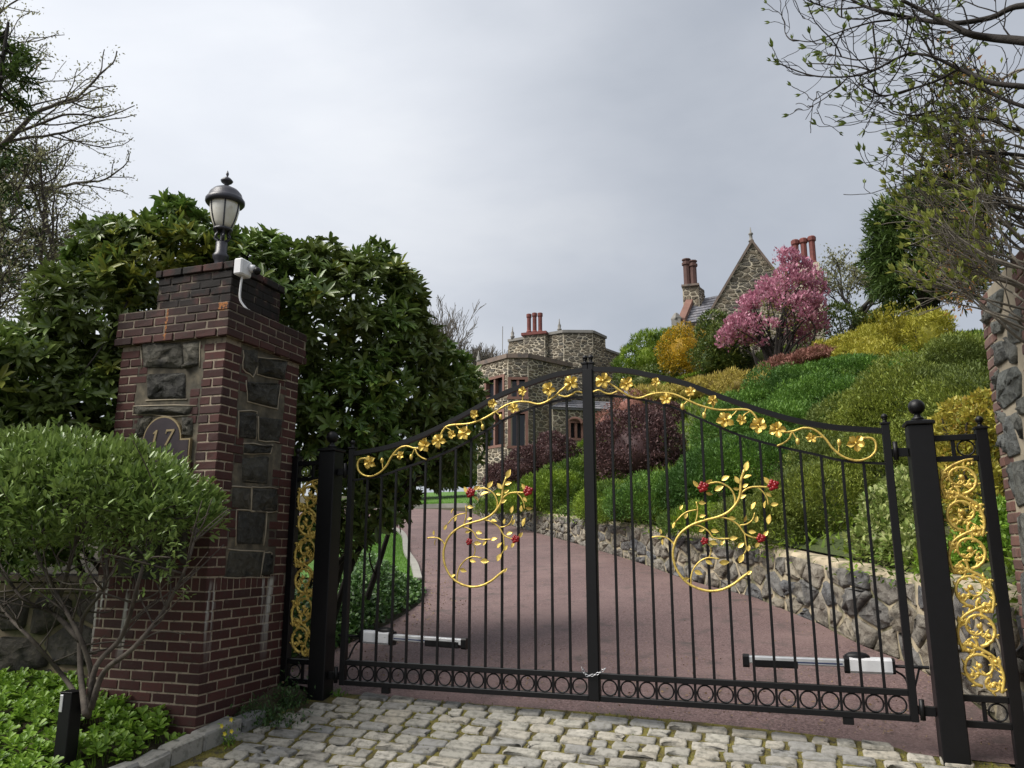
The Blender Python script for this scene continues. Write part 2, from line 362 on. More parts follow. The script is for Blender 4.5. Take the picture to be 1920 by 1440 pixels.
plain('grey_bark', [(.10, .088, .072), (.16, .142, .115), (.07, .06, .05)], scale=12, rough=.9, bmp=.6, bscale=60, bdist=.01)
plain('brownstone', [(.16, .085, .065), (.21, .115, .09)], scale=2, rough=.85, bmp=.3, bscale=12)
plain('coping_stone', [(.15, .115, .095), (.20, .155, .125)], scale=2, rough=.85, bmp=.3, bscale=12, mottle=((.08, .075, .07), 3, .5, .7))
plain('grey_coping', [(.17, .165, .15), (.23, .22, .20)], scale=2, rough=.85, bmp=.3, bscale=12)
plain('red_pot', [(.13, .040, .034), (.19, .06, .05)], scale=3, rough=.8, bmp=.3, bscale=12, mottle=((.10, .035, .03), 4, .5, .7))
plain('brown_pot', [(.075, .04, .034), (.11, .058, .048)], scale=3, rough=.8, bmp=.3, bscale=12)
plain('slate', [(.13, .135, .155), (.18, .18, .20), (.22, .215, .23), (.10, .10, .115)], src='object', rough=.7, bmp=.3, bscale=8)
m_, t_, b_, o_ = nodes('window_glass'); b_.inputs['Base Color'].default_value = (.02, .024, .03, 1); b_.inputs['Roughness'].default_value = .08; MAT['window_glass'] = m_
plain('pale_kerb', [(0.2380, 0.2310, 0.2030), (0.2940, 0.2870, 0.2520)], scale=4, rough=.9, bmp=.3, bscale=30)
plain('hill_rock', [(.2, .2, .19), (.3, .29, .27)], scale=3, rough=.9, bmp=.8, bscale=10, bdist=.05)

leaf_mat('rhodo_leaf', [(0.0625, 0.1184, 0.0254), (0.1069, 0.1896, 0.0374), (0.1550, 0.2581, 0.0495), (0.0856, 0.1441, 0.0301), (0.2638, 0.3552, 0.0725)], rough=.36, trans=.16, spec=.5, macro=((.12, .16, .04), 1.1))
leaf_mat('rhodo_young', [(.16, .20, .035), (.25, .26, .04), (.11, .17, .035)], rough=.4, trans=.3)
leaf_mat('azalea_leaf', [(0.1066, 0.1771, 0.0400), (0.1742, 0.2599, 0.0640), (0.2340, 0.3404, 0.0820), (0.1300, 0.2070, 0.0500)], rough=.34, trans=.2, spec=.5, macro=((.17, .24, .06), 2.2))
leaf_mat('pachy_leaf', [(0.143, 0.264, 0.028), (0.209, 0.352, 0.039), (0.099, 0.198, 0.024), (0.253, 0.396, 0.055)], rough=.42, trans=.3)
leaf_mat('dark_weed', [(0.031, 0.067, 0.022), (0.049, 0.098, 0.028), (0.070, 0.126, 0.035)], rough=.5, trans=.2)
leaf_mat('ivy_leaf', [(0.035, 0.080, 0.022), (0.064, 0.136, 0.032), (0.104, 0.192, 0.048)], rough=.4, trans=.2)
leaf_mat('juniper', [(0.0702, 0.1512, 0.0218), (0.1014, 0.2087, 0.0266), (0.1482, 0.2663, 0.0363), (0.0780, 0.1728, 0.0242)], rough=.6, trans=.25, macro=((.05, .115, .022), .9))
leaf_mat('juniper_olive', [(0.1440, 0.1893, 0.0266), (0.2160, 0.2666, 0.0387), (0.2736, 0.3087, 0.0484), (0.1080, 0.1403, 0.0303)], rough=.6, trans=.25, macro=((.10, .135, .03), .8))
leaf_mat('juniper_lime', [(0.1684, 0.2622, 0.0220), (0.2385, 0.3450, 0.0300), (0.1193, 0.1932, 0.0180), (0.2806, 0.3726, 0.0500)], rough=.6, trans=.25, macro=((.075, .135, .022), 1.0))
leaf_mat('gold_foliage', [(.34, .30, .035), (.46, .41, .05), (.22, .22, .03), (.40, .35, .045)], rough=.6, trans=.3, macro=((.36, .35, .05), 1.1))
leaf_mat('gold_azalea', [(0.4600, 0.2760, 0.0140), (0.5980, 0.3910, 0.0200), (0.1150, 0.1150, 0.0180), (0.3450, 0.2300, 0.0140)], rough=.5, trans=.25)
leaf_mat('pale_straw', [(0.3750, 0.3000, 0.0900), (0.4500, 0.3750, 0.0720), (0.2750, 0.2125, 0.0720)], rough=.8, trans=.25)
leaf_mat('heath', [(.24, .10, .085), (.30, .14, .11), (.18, .10, .07)], rough=.8, trans=.2)
leaf_mat('barberry', [(.070, .036, .038), (.10, .052, .052), (.135, .072, .068), (.052, .028, .03)], rough=.6, trans=.2)
leaf_mat('dark_shrub', [(0.045, 0.075, 0.018), (0.083, 0.128, 0.027), (0.165, 0.195, 0.038)], rough=.5, trans=.2)
leaf_mat('magnolia', [(.42, .15, .23), (.56, .27, .35), (.34, .11, .18), (.62, .38, .44)], rough=.55, trans=.3)
leaf_mat('spring_leaf', [(.24, .28, .06), (.33, .35, .08), (.17, .22, .05)], rough=.5, trans=.4)
leaf_mat('haze_leaf', [(.20, .21, .11), (.27, .27, .13), (.16, .15, .09)], rough=.6, trans=.35)
leaf_mat('conifer', [(.032, .065, .016), (.05, .095, .022), (.085, .135, .03), (.028, .055, .015)], rough=.6, trans=.2, macro=((.075, .12, .025), .7))
leaf_mat('copper_leaf', [(.32, .15, .055), (.42, .22, .08), (.26, .17, .05)], rough=.5, trans=.35)
leaf_mat('variegated', [(.20, .28, .06), (.34, .38, .13), (.14, .22, .04), (.42, .44, .2)], rough=.45, trans=.25)
leaf_mat('amber_leaf', [(.40, .31, .045), (.50, .42, .07), (.24, .26, .04), (.38, .24, .05), (.16, .20, .035)], rough=.5, trans=.3, macro=((.44, .40, .07), 2.5))
leaf_mat('bud_green', [(.09, .13, .025), (.14, .19, .035), (.06, .085, .02)], rough=.45, trans=.3)
leaf_mat('grass_blade', [(.10, .23, .02), (.14, .30, .03), (.075, .18, .02)], rough=.5, trans=.3)
leaf_mat('moss_tuft', [(0.1200, 0.1365, 0.0200), (0.1920, 0.1785, 0.0250), (0.0840, 0.1155, 0.0200)], rough=.8, trans=.2)
leaf_mat('leaf_litter', [(.20, .13, .07), (.28, .2, .11), (.12, .07, .04)], rough=.8, trans=.1)
leaf_mat('yellow_petal', [(.62, .52, .04), (.7, .58, .06)], rough=.5, trans=.3)

# ------------------------------------------------------------------ the lie of the land
def gz(x, y):
    x = np.asarray(x, float); y = np.asarray(y, float)
    b = .06 - .026 * np.clip(x, -3, 3)
    back = b + .06 + .108 * (np.minimum(y, 33) - .3) + .115 * np.clip(y - 33, 0, 25)
    front = b + .2 * np.maximum(y, -2.0)
    z = np.where(y > .3, back, front)
    kx = -2.40 + .27 * np.clip(y, -3, 0)
    bed = np.clip((kx - .10 - x) / .12, 0, 1) * .085 + np.clip((kx - .2 - x), 0, .7) * .16
    z = z + bed * np.clip((.25 - y) / .3, 0, 1) * np.clip((y + 3.2) / .8, 0, 1)
    return z
def hit(px, py, f, far=140.0, n=5000):
    d = ray(px, py); d = d / math.hypot(d[0], d[1]); t = np.linspace(1.5, far, n)
    P = CAM + t[:, None] * d; s = P[:, 2] - f(P[:, 0], P[:, 1]); i = np.argmax(s < 0)
    if s[i] < 0: return P[i]
    k = (t > 14) & (t < 45); j = np.argmin(np.where(k, s / t, 1e9)); return P[j] - np.array([0, 0, max(s[j], 0)])

wb = [(1684, 1231), (1616, 1209), (1549, 1173), (1482, 1146), (1415, 1119), (1348, 1103), (1280, 1083), (1213, 1059), (1146, 1038), (1092, 1022), (1003, 997), (940, 980), (905, 971)]
wtop = [(900, 955), (1003, 960), (1092, 971), (1124, 977), (1222, 988), (1303, 1004), (1437, 1025), (1527, 1047), (1594, 1056), (1661, 1074), (1728, 1088)]
pth = [(3.0, -1.2, gz(3.0, -1.2), .95), (2.93, .2, gz(2.93, .2), .95), (2.78, 1.5, gz(2.78, 1.5), .92)]
for (bx, by) in wb:
    P = hit(bx, by, gz); D = math.hypot(P[0] - CAM[0], P[1] - CAM[1])
    zt = atD(bx, np.interp(bx, [q[0] for q in wtop], [q[1] for q in wtop]), D)[2]
    pth.append((P[0], P[1], P[2], max(.5, zt - P[2])))
lx, ly = pth[-1][0], pth[-1][1]
pth += [(lx - .8, ly + 2.6, gz(0, ly + 2.6), .6), (lx - .9, ly + 7, gz(0, ly + 7), .5), (lx - .6, ly + 13, gz(0, ly + 13), .4)]
WP = resample(smooth_path([(p[0], p[1], p[3]) for p in pth], 10), 240)      # x, y, wall height
WD = np.concatenate([[0], np.cumsum(np.linalg.norm(np.diff(WP[:, :2], axis=0), axis=1))])
WT = np.gradient(WP[:, :2], axis=0); WT /= np.linalg.norm(WT, axis=1)[:, None]
WN = np.stack([WT[:, 1], -WT[:, 0]], 1)                                       # points uphill (right)
WZ = gz(WP[:, 0], WP[:, 1])
def hillz(x, y):
    x = np.atleast_1d(np.asarray(x, float)); y = np.atleast_1d(np.asarray(y, float))
    dx = x[:, None] - WP[None, :, 0]; dy = y[:, None] - WP[None, :, 1]
    d2 = dx * dx + dy * dy; i = np.argmin(d2, axis=1); s = np.sqrt(d2[np.arange(len(x)), i])
    sg = dx[np.arange(len(x)), i] * WN[i, 0] + dy[np.arange(len(x)), i] * WN[i, 1]
    fr = WD[i] / WD[-1]
    k = np.interp(fr, [0, .35, .5, .6, .68, .75, 1], [.44, .46, .515, .55, .61, .58, .3])
    s1 = 11.0
    rise = np.where(s < s1, k * s, k * s1 + .10 * (s - s1)) - .5 * np.exp(-((s - s1) / 3.0) ** 2) * k
    rise = rise + .25 * np.sin(x * .9 + 1.3) * np.sin(y * .7) * np.clip(s / 4, 0, 1)
    z = WZ[i] + WP[i, 2] - .05 + rise
    return np.where(sg > 0, z, -50.0)
def landz(x, y):
    x = np.atleast_1d(np.asarray(x, float)); y = np.atleast_1d(np.asarray(y, float)); return np.maximum(gz(x, y), hillz(x, y))

# ground sheet
def axis(lo, hi, dense_lo, dense_hi, step, grow=1.35):
    a = list(np.arange(dense_lo, dense_hi + 1e-6, step)); s = step
    while a[-1] < hi: s *= grow; a.append(a[-1] + s)
    s = step; b = []; q = dense_lo
    while q > lo: s *= grow; q -= s; b.append(q)
    return np.array(b[::-1] + a)
gx = axis(-900, 900, -9, 5, .1); gy = axis(-400, 1500, -3.5, 1.2, .1)
XX, YY = np.meshgrid(gx, gy, indexing='ij'); ZZ = gz(XX, YY) - .02
V = np.stack([XX.ravel(), YY.ravel(), ZZ.ravel()], 1); ny = len(gy)
ii, jj = np.meshgrid(np.arange(len(gx) - 1), np.arange(ny - 1), indexing='ij'); a = (ii * ny + jj).ravel()
flat = np.stack([a, a + ny, a + ny + 1, a + 1], 1).ravel()
tag(link('ground', fast_mesh('ground', V, flat, np.full(len(a), 4)), MAT['soil'], smooth=True), kind='structure')

# hillside behind the retaining wall
ss = np.concatenate([[.22, .6], np.linspace(1.0, 16, 31), np.geomspace(17, 160, 18)])
tt = np.arange(0, 240, 3)
P2 = WP[tt, None, :2] + WN[tt, None, :] * ss[None, :, None]
Zh = hillz(P2[..., 0].ravel(), P2[..., 1].ravel())
V = np.column_stack([P2[..., 0].ravel(), P2[..., 1].ravel(), Zh]); n2 = len(ss)
ii, jj = np.meshgrid(np.arange(len(tt) - 1), np.arange(n2 - 1), indexing='ij'); a = (ii * n2 + jj).ravel()
tag(link('hillside', fast_mesh('hillside', V, np.stack([a, a + 1, a + n2 + 1, a + n2], 1).ravel(), np.full(len(a), 4)), MAT['hill_cover'], smooth=True), kind='structure')

# driveway: red-brown asphalt between the left edge and the retaining wall
le = [(-3.2, .12), (-3.1, 1.2), (-3.15, 2.6), (-3.5, 4.4)]
for q in ((790, 1090), (783, 1068), (770, 1044)):
    h = hit(*q, gz); le.append((h[0], h[1]))
h = hit(700, 985, gz); le.append((h[0], h[1])); le += [(h[0] - 12, h[1] + 5)]
LE = resample(smooth_path([(p[0], p[1], 0) for p in le], 8), 80)[:, :2]
i0 = int(np.argmin(np.abs(WP[:, 1] - .2) + (WP[:, 0] < 2) * 9))
i1 = int(np.argmin(np.abs(WP[:, 1] - ly - .5))); re_ = np.vstack([WP[i0:i1, :2] - .05 * WN[i0:i1, :], [(lx - 1.6, ly + 3.0), (lx - 4.5, ly + 6.0), (lx - 10, ly + 8.5), (lx - 18, ly + 10)]])
RE = resample(np.column_stack([re_, np.zeros(len(re_))]), 80)[:, :2]
K = 14; V = []
for i in range(80):
    for k in range(K + 1):
        q = LE[i] + (RE[i] - LE[i]) * k / K
        if i == 0: q = np.array([-3.2 + 6.6 * k / K, .06])
        V.append((q[0], q[1], float(gz(q[0], q[1])) + .006))
a = np.array([i * (K + 1) + k for i in range(79) for k in range(K)])
tag(link('driveway', fast_mesh('driveway', V, np.stack([a, a + 1, a + K + 2, a + K + 1], 1).ravel(), np.full(len(a), 4)), MAT['red_asphalt'], smooth=True), kind='structure')

# lawns beyond the drive and left of it
def sheet(name, poly, mat, dz, nseg=10):
    mb = MB(); P = [np.array(p, float) for p in poly]; c = sum(P) / len(P); V = []; F = []
    ring = []
    for i in range(len(P)):
        for t in np.arange(4) / 4: ring.append(P[i] + (P[(i + 1) % len(P)] - P[i]) * t)
    n = len(ring)
    for k in range(nseg):
        for q in ring:
            w = c + (q - c) * (1 - k / nseg); V.append((w[0], w[1], float(gz(w[0], w[1])) + dz))
    V.append((c[0], c[1], float(gz(*c)) + dz))
    for k in range(nseg - 1):
        for i in range(n): F.append((k * n + i, k * n + (i + 1) % n, (k + 1) * n + (i + 1) % n, (k + 1) * n + i))
    for i in range(n): F.append(((nseg - 1) * n + i, (nseg - 1) * n + (i + 1) % n, nseg * n))
    mb.add(V, F); o = mb.build(name, mat); return tag(o, kind='structure')
def kerb_line(path, w, h, mat, name):
    mb = MB(); P = resample(smooth_path([(p[0], p[1], 0) for p in path], 6), 30)[:, :2]; T = np.gradient(P, axis=0); T /= np.linalg.norm(T, axis=1)[:, None]; N = np.stack([-T[:, 1], T[:, 0]], 1)
    V = []; F = []
    for i in range(len(P)):
        z = float(gz(*P[i]))
        for s, zz in ((0, -.05), (0, h), (w, h), (w, -.05)): q = P[i] + N[i] * s; V.append((q[0], q[1], z + zz))
    for i in range(len(P) - 1):
        for k in range(3): F.append((i * 4 + k, i * 4 + k + 1, i * 4 + k + 5, i * 4 + k + 4))
    F += [(0, 1, 2, 3), tuple(len(V) - 4 + k for k in (3, 2, 1, 0))]
    mb.add(V, F); return tag(mb.build(name, mat), kind='structure')
li = np.where((LE[:, 1] > 5.5) & (LE[:, 1] < 17))[0]; li = li[np.linspace(0, len(li) - 1, 7).astype(int)]
lawnL = [tuple(LE[i] + np.array([-.12, -.02])) for i in li]
lawnL += [(lawnL[-1][0] - 6, lawnL[-1][1] + 1), (lawnL[0][0] - 7, lawnL[0][1] + 1)]
sheet('lawn', lawnL, MAT['lawn_turf'], .02)
kerb_line([LE[i] for i in li], .13, .09, MAT['pale_kerb'], 'kerb')
fe = [np.array(hit(x, y, gz)[:2]) for x, y in ((700, 954), (760, 953), (830, 951), (905, 950))]
sheet('lawn', [tuple(q) for q in fe] + [(fe[3][0] + 1, fe[3][1] + 18), (fe[0][0] - 10, fe[0][1] + 18)], MAT['lawn_turf'], .05)
kerb_line([fe[3], fe[2], fe[1], fe[0]], .25, .16, MAT['pale_kerb'], 'kerb')

# ------------------------------------------------------------------ stones
def clip_half(poly, p, n):
    out = []; k = len(poly)
    for i in range(k):
        a, b = poly[i], poly[(i + 1) % k]; da = (a[0] - p[0]) * n[0] + (a[1] - p[1]) * n[1]; db = (b[0] - p[0]) * n[0] + (b[1] - p[1]) * n[1]
        if da <= 0: out.append(a)
        if (da < 0 < db) or (db < 0 < da):
            t = da / (da - db); out.append((a[0] + (b[0] - a[0]) * t, a[1] + (b[1] - a[1]) * t))
    return out
def cells(w, h, cw, ch, rng, jit=.42):
    nx, ny = max(1, round(w / cw)), max(1, round(h / ch)); cw, ch = w / nx, h / ny
    sd = {}
    for i in range(nx):
        for j in range(ny):
            sd[i, j] = ((i + .5 + (.5 * (j % 2) - .25) * .7 + rng.uniform(-jit, jit)) * cw, (j + .5 + rng.uniform(-jit, jit) * .8) * ch)
    asp = cw / ch; out = []
    for (i, j), s in sd.items():
        poly = [(0, 0), (w, 0), (w, h), (0, h)]
        for di in (-2, -1, 0, 1, 2):
            for dj in (-2, -1, 0, 1, 2):
                q = sd.get((i + di, j + dj))
                if q is None or (di == 0 and dj == 0): continue
                n = ((q[0] - s[0]) / asp ** 2 * 1.0, (q[1] - s[1]))          # anisotropic metric keeps stones long
                mid = ((s[0] + q[0]) / 2, (s[1] + q[1]) / 2)
                poly = clip_half(poly, mid, n)
                if len(poly) < 3: break
            if len(poly) < 3: break
        if len(poly) >= 3: out.append(poly)
    return out
def area(p): return abs(sum(p[i][0] * p[(i + 1) % len(p)][1] - p[(i + 1) % len(p)][0] * p[i][1] for i in range(len(p)))) / 2
def stone(poly, gap, proud, rng, rough=.25, rings=2, cut=.13):
    """rounded, uneven stone: returns (u,v,n) vertices and faces"""
    p = np.array(poly, float); c = p.mean(0)
    q = []
    k = len(p)
    for i in range(k):
        a, b, d = p[i - 1], p[i], p[(i + 1) % k]
        for e in (a, d):
            L_ = np.linalg.norm(e - b); q.append(b + (e - b) * min(cut, .3 * cut * 4 / (1 + L_)))
    q = np.array(q); d = c - q; L_ = np.linalg.norm(d, axis=1)[:, None]
    q = q + d / (L_ + 1e-9) * np.minimum(gap, .45 * L_)
    q = q + rng.normal(0, gap * .22, q.shape)
    n = len(q); sc = np.sqrt(max(area(poly), 1e-6))
    V = [np.column_stack([q, np.full(n, -.02)]), np.column_stack([q, np.full(n, proud * .35)])]
    for r in range(rings):
        f = 1 - (r + .35) / (rings + .6) ; z = proud * (.75 + .25 * r) + rng.normal(0, proud * rough, n)
        V.append(np.column_stack([c + (q - c) * f + rng.normal(0, sc * .02, q.shape), z]))
    V.append(np.array([[c[0], c[1], proud * (1.05 + rng.normal(0, rough))]])); V = np.concatenate(V)
    F = []
    for r in range(rings + 1):
        for i in range(n): F.append((r * n + i, r * n + (i + 1) % n, (r + 1) * n + (i + 1) % n, (r + 1) * n + i))
    b = (rings + 1) * n
    for i in range(n): F.append((b + i, b + (i + 1) % n, b + n))
    return V, F
def stone_obj(name, parent, mapf, poly, gap, proud, rng, mat, **k):
    V, F = stone(poly, gap, proud, rng, **k); Pw = mapf(V)
    c = Pw.mean(0); off = WLOC[parent] if parent is not None else np.zeros(3)
    me = bpy.data.meshes.new(name); me.from_pydata([tuple(p) for p in Pw - c], [], F); me.update()
    return link(name, me, mat, parent, tuple(c - off), smooth=True)

# retaining wall of mortared fieldstone
rng = np.random.default_rng(5)
def wall_map(V, front=.0):
    u = np.clip(V[:, 0], 0, WD[-1]); x = np.interp(u, WD, WP[:, 0]); y = np.interp(u, WD, WP[:, 1])
    nx = np.interp(u, WD, WN[:, 0]); ny_ = np.interp(u, WD, WN[:, 1]); z0 = np.interp(u, WD, WZ); hh = np.interp(u, WD, WP[:, 2])
    return np.column_stack([x - nx * V[:, 2], y - ny_ * V[:, 2], z0 - .03 + V[:, 1] * hh / .9])
rw = root('retaining_wall', (2.5, 2.8, float(gz(2.5, 2.8))), 'mortared grey fieldstone retaining wall curving up beside the red drive', 'wall')
us = np.arange(0, WD[-1], .35); prof = [(-.10, 0.0), (.92, -.01), (.955, -.06), (.96, -.2), (.95, -.34), (-.1, -.36)]
Vv = np.concatenate([np.column_stack([np.full(len(prof), u), [q[0] for q in prof], [q[1] for q in prof]]) for u in us])
k = len(prof); mb = MB(); mb.add(wall_map(Vv), [(i * k + j, i * k + j + 1, (i + 1) * k + j + 1, (i + 1) * k + j) for i in range(len(us) - 1) for j in range(k - 1)])
mb.build('mortar', MAT['wall_mortar'], rw, smooth=True)
cl = []
u0 = 0.0
for seg, (w_, cw, ch) in enumerate(((9.0, .36, .27), (12.0, .36, .26), (14.0, .42, .27))):
    for p in cells(w_, .9, cw, ch, rng, .5): cl.append([(a + u0, b) for a, b in p])
    u0 += w_
for p in cl:
    if max(q[0] for q in p) > WD[-1]: continue
    stone_obj('stone', rw, wall_map, p, rng.choice([.014, .028, .045, .065]), rng.uniform(.015, .06), rng, MAT['wall_stone'], rough=.42, cut=.08)

# wing wall left of the pillar
ww = root('wing_wall', (-5.2, -.62, float(gz(-5.2, -.62))), 'low dark mortared stone wing wall left of the brick pillar, behind the shrub', 'wall')
def wing_map(V):
    x = -3.88 - V[:, 0]; y = -.66 - .04 * V[:, 0] ** 2
    return np.column_stack([x, y - V[:, 2], -.25 + V[:, 1] + 0 * x])
us = np.arange(0, 5.2, .3); prof = [(0, 0), (1.22, 0), (1.24, .05), (1.31, .05), (1.32, -.35), (1.24, -.35), (0, -.32)]
Vv = np.concatenate([np.column_stack([np.full(len(prof), u), [q[0] for q in prof], [q[1] for q in prof]]) for u in us]); k = len(prof)
mb = MB(); mb.add(wing_map(Vv), [(i * k + j, i * k + j + 1, (i + 1) * k + j + 1, (i + 1) * k + j) for i in range(len(us) - 1) for j in range(k - 1)])
mb.build('mortar', MAT['wing_mortar'], ww, smooth=False)
for i in range(6): x0 = -3.9 - i * .8; MB().box(x0 - .79, x0, -.66 - .04 * (.4 + i * .8) ** 2 - .075, -.66 - .04 * (.4 + i * .8) ** 2 + .38, 1.072, 1.13, .008).build('coping_slab', MAT['coping_stone'], ww)
for p in cells(4.8, 1.2, .46, .34, rng): stone_obj('stone', ww, wing_map, p, .035, rng.uniform(.03, .06), rng, MAT['wing_stone'])

# ------------------------------------------------------------------ cobbled apron and kerb
rng = np.random.default_rng(11)
ap = tag(MB().add([(0, 0, -.001)] * 3, []).build('cobbled_apron', MAT['moss_joint']), kind='structure')
gxx = np.linspace(-2.9, 3.3, 60); gyy = np.linspace(-2.4, .42, 40)
Vb = []; 
topb = [(hit(x, y, gz)[0], hit(x, y, gz)[1]) for x, y in ((625, 1303), (800, 1317), (1000, 1333), (1124, 1341), (1300, 1357), (1500, 1378), (1650, 1400), (1750, 1425))]
tbx = [q[0] for q in topb]; tby = [q[1] for q in topb]
def ytop(x): return np.interp(x, tbx, tby)
def kxl(y): return -2.40 + .27 * np.clip(y, -3, 0)
mb = MB(); V = []
for yf in np.linspace(0, 1, 30):
    for xf in np.linspace(0, 1, 60):
        x = -2.9 + 5.6 * xf; yt = float(ytop(x)) + .03; y = -2.6 + (yt + 2.6) * yf; x = max(x, float(kxl(y)) - .02)
        V.append((x, y, float(gz(x, y)) + .002 + .008 * (yf < .985)))
me = bpy.data.meshes.new('cobbled_apron'); me.from_pydata(V, [], [(j * 60 + i, j * 60 + i + 1, (j + 1) * 60 + i + 1, (j + 1) * 60 + i) for j in range(29) for i in range(59)]); me.update(); me.materials.append(MAT['moss_joint'])
ap.data = me
far = MB(); row = 0; y = .40; ncob = 0
spots = []
while y > -2.5:
    d = rng.uniform(.118, .142); x = -2.95 + rng.uniform(0, .22)
    while x < 3.0:
        w_ = rng.uniform(.19, .285) if rng.random() > .15 else rng.uniform(.12, .17)
        xc, yc = x + w_ / 2, y - d / 2 + .006 * math.sin(x * 2.2 + row) + .012 * math.sin(x * .9)
        if yc + d * .4 < ytop(xc) + rng.uniform(-.01, .03) and xc - w_ * .5 > kxl(yc) + .01 and xc < 2.45 + max(0, -yc) * .5: spots.append((xc, yc, w_ - rng.uniform(.026, .046), d - rng.uniform(.026, .040)))
        x += w_
    y -= d; row += 1
def cobble(xc, yc, w_, d, rng):
    n = 12; rot = rng.normal(0, .035); out = []; tl = rng.normal(0, .03, 2)
    hw, hd = w_ / 2, d / 2; h = rng.uniform(.012, .022)
    prof = []
    for (sx, sy) in ((1, 1), (-1, 1), (-1, -1), (1, -1)):
        cr = min(hw, hd) * rng.uniform(.22, .45)
        cx, cy = sx * (hw - cr), sy * (hd - cr); a0 = {(1, 1): 0, (-1, 1): 90, (-1, -1): 180, (1, -1): 270}[sx, sy]
        for a in (5, 45, 85): prof.append((cx + cr * math.cos(math.radians(a0 + a)), cy + cr * math.sin(math.radians(a0 + a))))
    prof = np.array(prof) + rng.normal(0, .0052, (12, 2)); cr_, sr_ = math.cos(rot), math.sin(rot)
    prof = prof @ np.array([[cr_, sr_], [-sr_, cr_]])
    V = []
    for f, z in ((1.0, -.03), (1.0, h * .55), (.95, h * .92), (.75, h * 1.0), (.36, h * 1.02)):
        for q in prof: V.append((q[0] * f, q[1] * f, z + (rng.normal(0, .0022) if z > 0 else 0) + (q[0] * tl[0] + q[1] * tl[1]) * .4))
    V.append((0, 0, h * 1.03)); F = []
    for r in range(4):
        for i in range(n): F.append((r * n + i, r * n + (i + 1) % n, (r + 1) * n + (i + 1) % n, (r + 1) * n + i))
    for i in range(n): F.append((4 * n + i, 4 * n + (i + 1) % n, 5 * n))
    V = np.array(V); V[:, 2] += V[:, 1] * .2 - V[:, 0] * .026
    return V, F
ncb = 0
for (xc, yc, w_, d) in spots:
    V, F = cobble(xc, yc, w_, d, rng); c = np.array([xc, yc, float(gz(xc, yc)) + .012]); q = pix(c)[0]
    if 0 <= q[0] <= 1935 and q[1] <= 1455 and ncb < 300:
        me = bpy.data.meshes.new('cobble'); me.from_pydata([tuple(p) for p in V], [], F); me.update()
        link('cobble', me, MAT['cobble'], ap, tuple(c), smooth=True); ncb += 1
    else: far.add(V + c, F)
o = far.build('cobbles', MAT['cobble'], ap, smooth=True); tag(o, kind='stuff')
kb = tag(MB().add([(0, 0, 0)] * 3, []).build('kerb', MAT['kerb_stone']), kind='structure')
me = bpy.data.meshes.new('kerb'); yy = np.linspace(-.55, -2.9, 12)
V = []
for y_ in yy:
    k_ = float(kxl(y_)); z_ = float(gz(k_ + .05, y_)); V += [(k_ - .10, y_, z_ - .1), (k_ - .10, y_, z_ + .05), (k_ + .0, y_, z_ + .05), (k_ + .0, y_, z_ - .1)]
me.from_pydata(V, [], [(i * 4 + j, i * 4 + j + 1, i * 4 + j + 5, i * 4 + j + 4) for i in range(11) for j in range(3)]); me.update(); me.materials.append(MAT['moss_joint']); kb.data = me
y_ = -.56
while y_ > -2.8:
    l_ = rng.uniform(.2, .34); k_ = float(kxl(y_ - l_ / 2)); z_ = float(gz(k_ + .06, y_ - l_ / 2))
    mk = MB().box(-l_ / 2, l_ / 2, -.075, .075, -.12, .115 + rng.uniform(-.015, .02), .014); V = np.array(mk.v) + rng.normal(0, .005, (len(mk.v), 3)); F = mk.f
    # local: u along kerb, v across, n up
    P = np.column_stack([k_ - .03 + V[:, 1] + V[:, 0] * -.27, y_ - l_ / 2 - V[:, 0], z_ + V[:, 2] - V[:, 0] * .2]); c = P.mean(0)
    me = bpy.data.meshes.new('kerb_stone'); me.from_pydata([tuple(q) for q in P - c], [], F); me.update(); link('kerb_stone', me, MAT['kerb_stone'], kb, tuple(c))
    y_ -= l_ + .012

# ------------------------------------------------------------------ brick pillars
rng = np.random.default_rng(21)
J = .0135
def brick_box(parent, x0, x1, y0, y1, z0, z1, mat, bag=None):
    if bag is not None: bag.box(x0, x1, y0, y1, z0, z1, .005); return
    c = np.array([(x0 + x1) / 2, (y0 + y1) / 2, (z0 + z1) / 2]); mb = MB().box(x0 - c[0], x1 - c[0], y0 - c[1], y1 - c[1], z0 - c[2], z1 - c[2], .0055)
    V = np.array(mb.v); V += rng.normal(0, .0011, V.shape)
    me = bpy.data.meshes.new('brick'); me.from_pydata([tuple(p) for p in V], [], mb.f); me.update()
    link('brick', me, mat, parent, tuple(c - WLOC[parent]))
def course(parent, xl, xf, yf, yb, z0, z1, par, bag=None, lf=None, lr=None, L_=.205):
    """one course wrapping the front/right corner; lf, lr limit how far it runs along each face"""
    pr = lambda: rng.uniform(-.002, .004)
    a, b = (L_, .1) if par else (.1, L_)
    brick_box(parent, xf - a, xf + pr(), yf - pr(), yf + b, z0, z1, MAT['brick'], bag)
    end = xl if lf is None else max(xl, xf - lf); x = xf - a - J
    while x - end > .03:
        l = L_ if (x - end) > L_ else (x - end)
        l = min(l, .1) if (lf is not None and not par and x - end < L_) else l
        brick_box(parent, x - l, x, yf - pr(), yf + .1, z0, z1, MAT['brick'], bag); x -= l + J
    end = yb if lr is None else min(yb, yf + lr); y = yf + b + J
    while end - y > .03:
        l = min(L_, end - y)
        brick_box(parent, xf - .1, xf + pr(), y, y + l, z0, z1, MAT['brick'], bag); y += l + J
PX0, PX1, PY0, PY1 = -3.86, -2.78, -1.04, 0.0
gp = root('gate_pillar', (-3.26, -.52, .05), 'tall brick and stone gate pillar at the left with a stepped cap carrying a lantern', 'pillar')
core = MB(); core.box(PX0 + .005, PX1 - .005, PY0 + .005, PY1, -.4, 3.06); core.box(PX0 - .035, PX1 + .035, PY0 - .035, PY1 + .03, 3.062, 3.352)
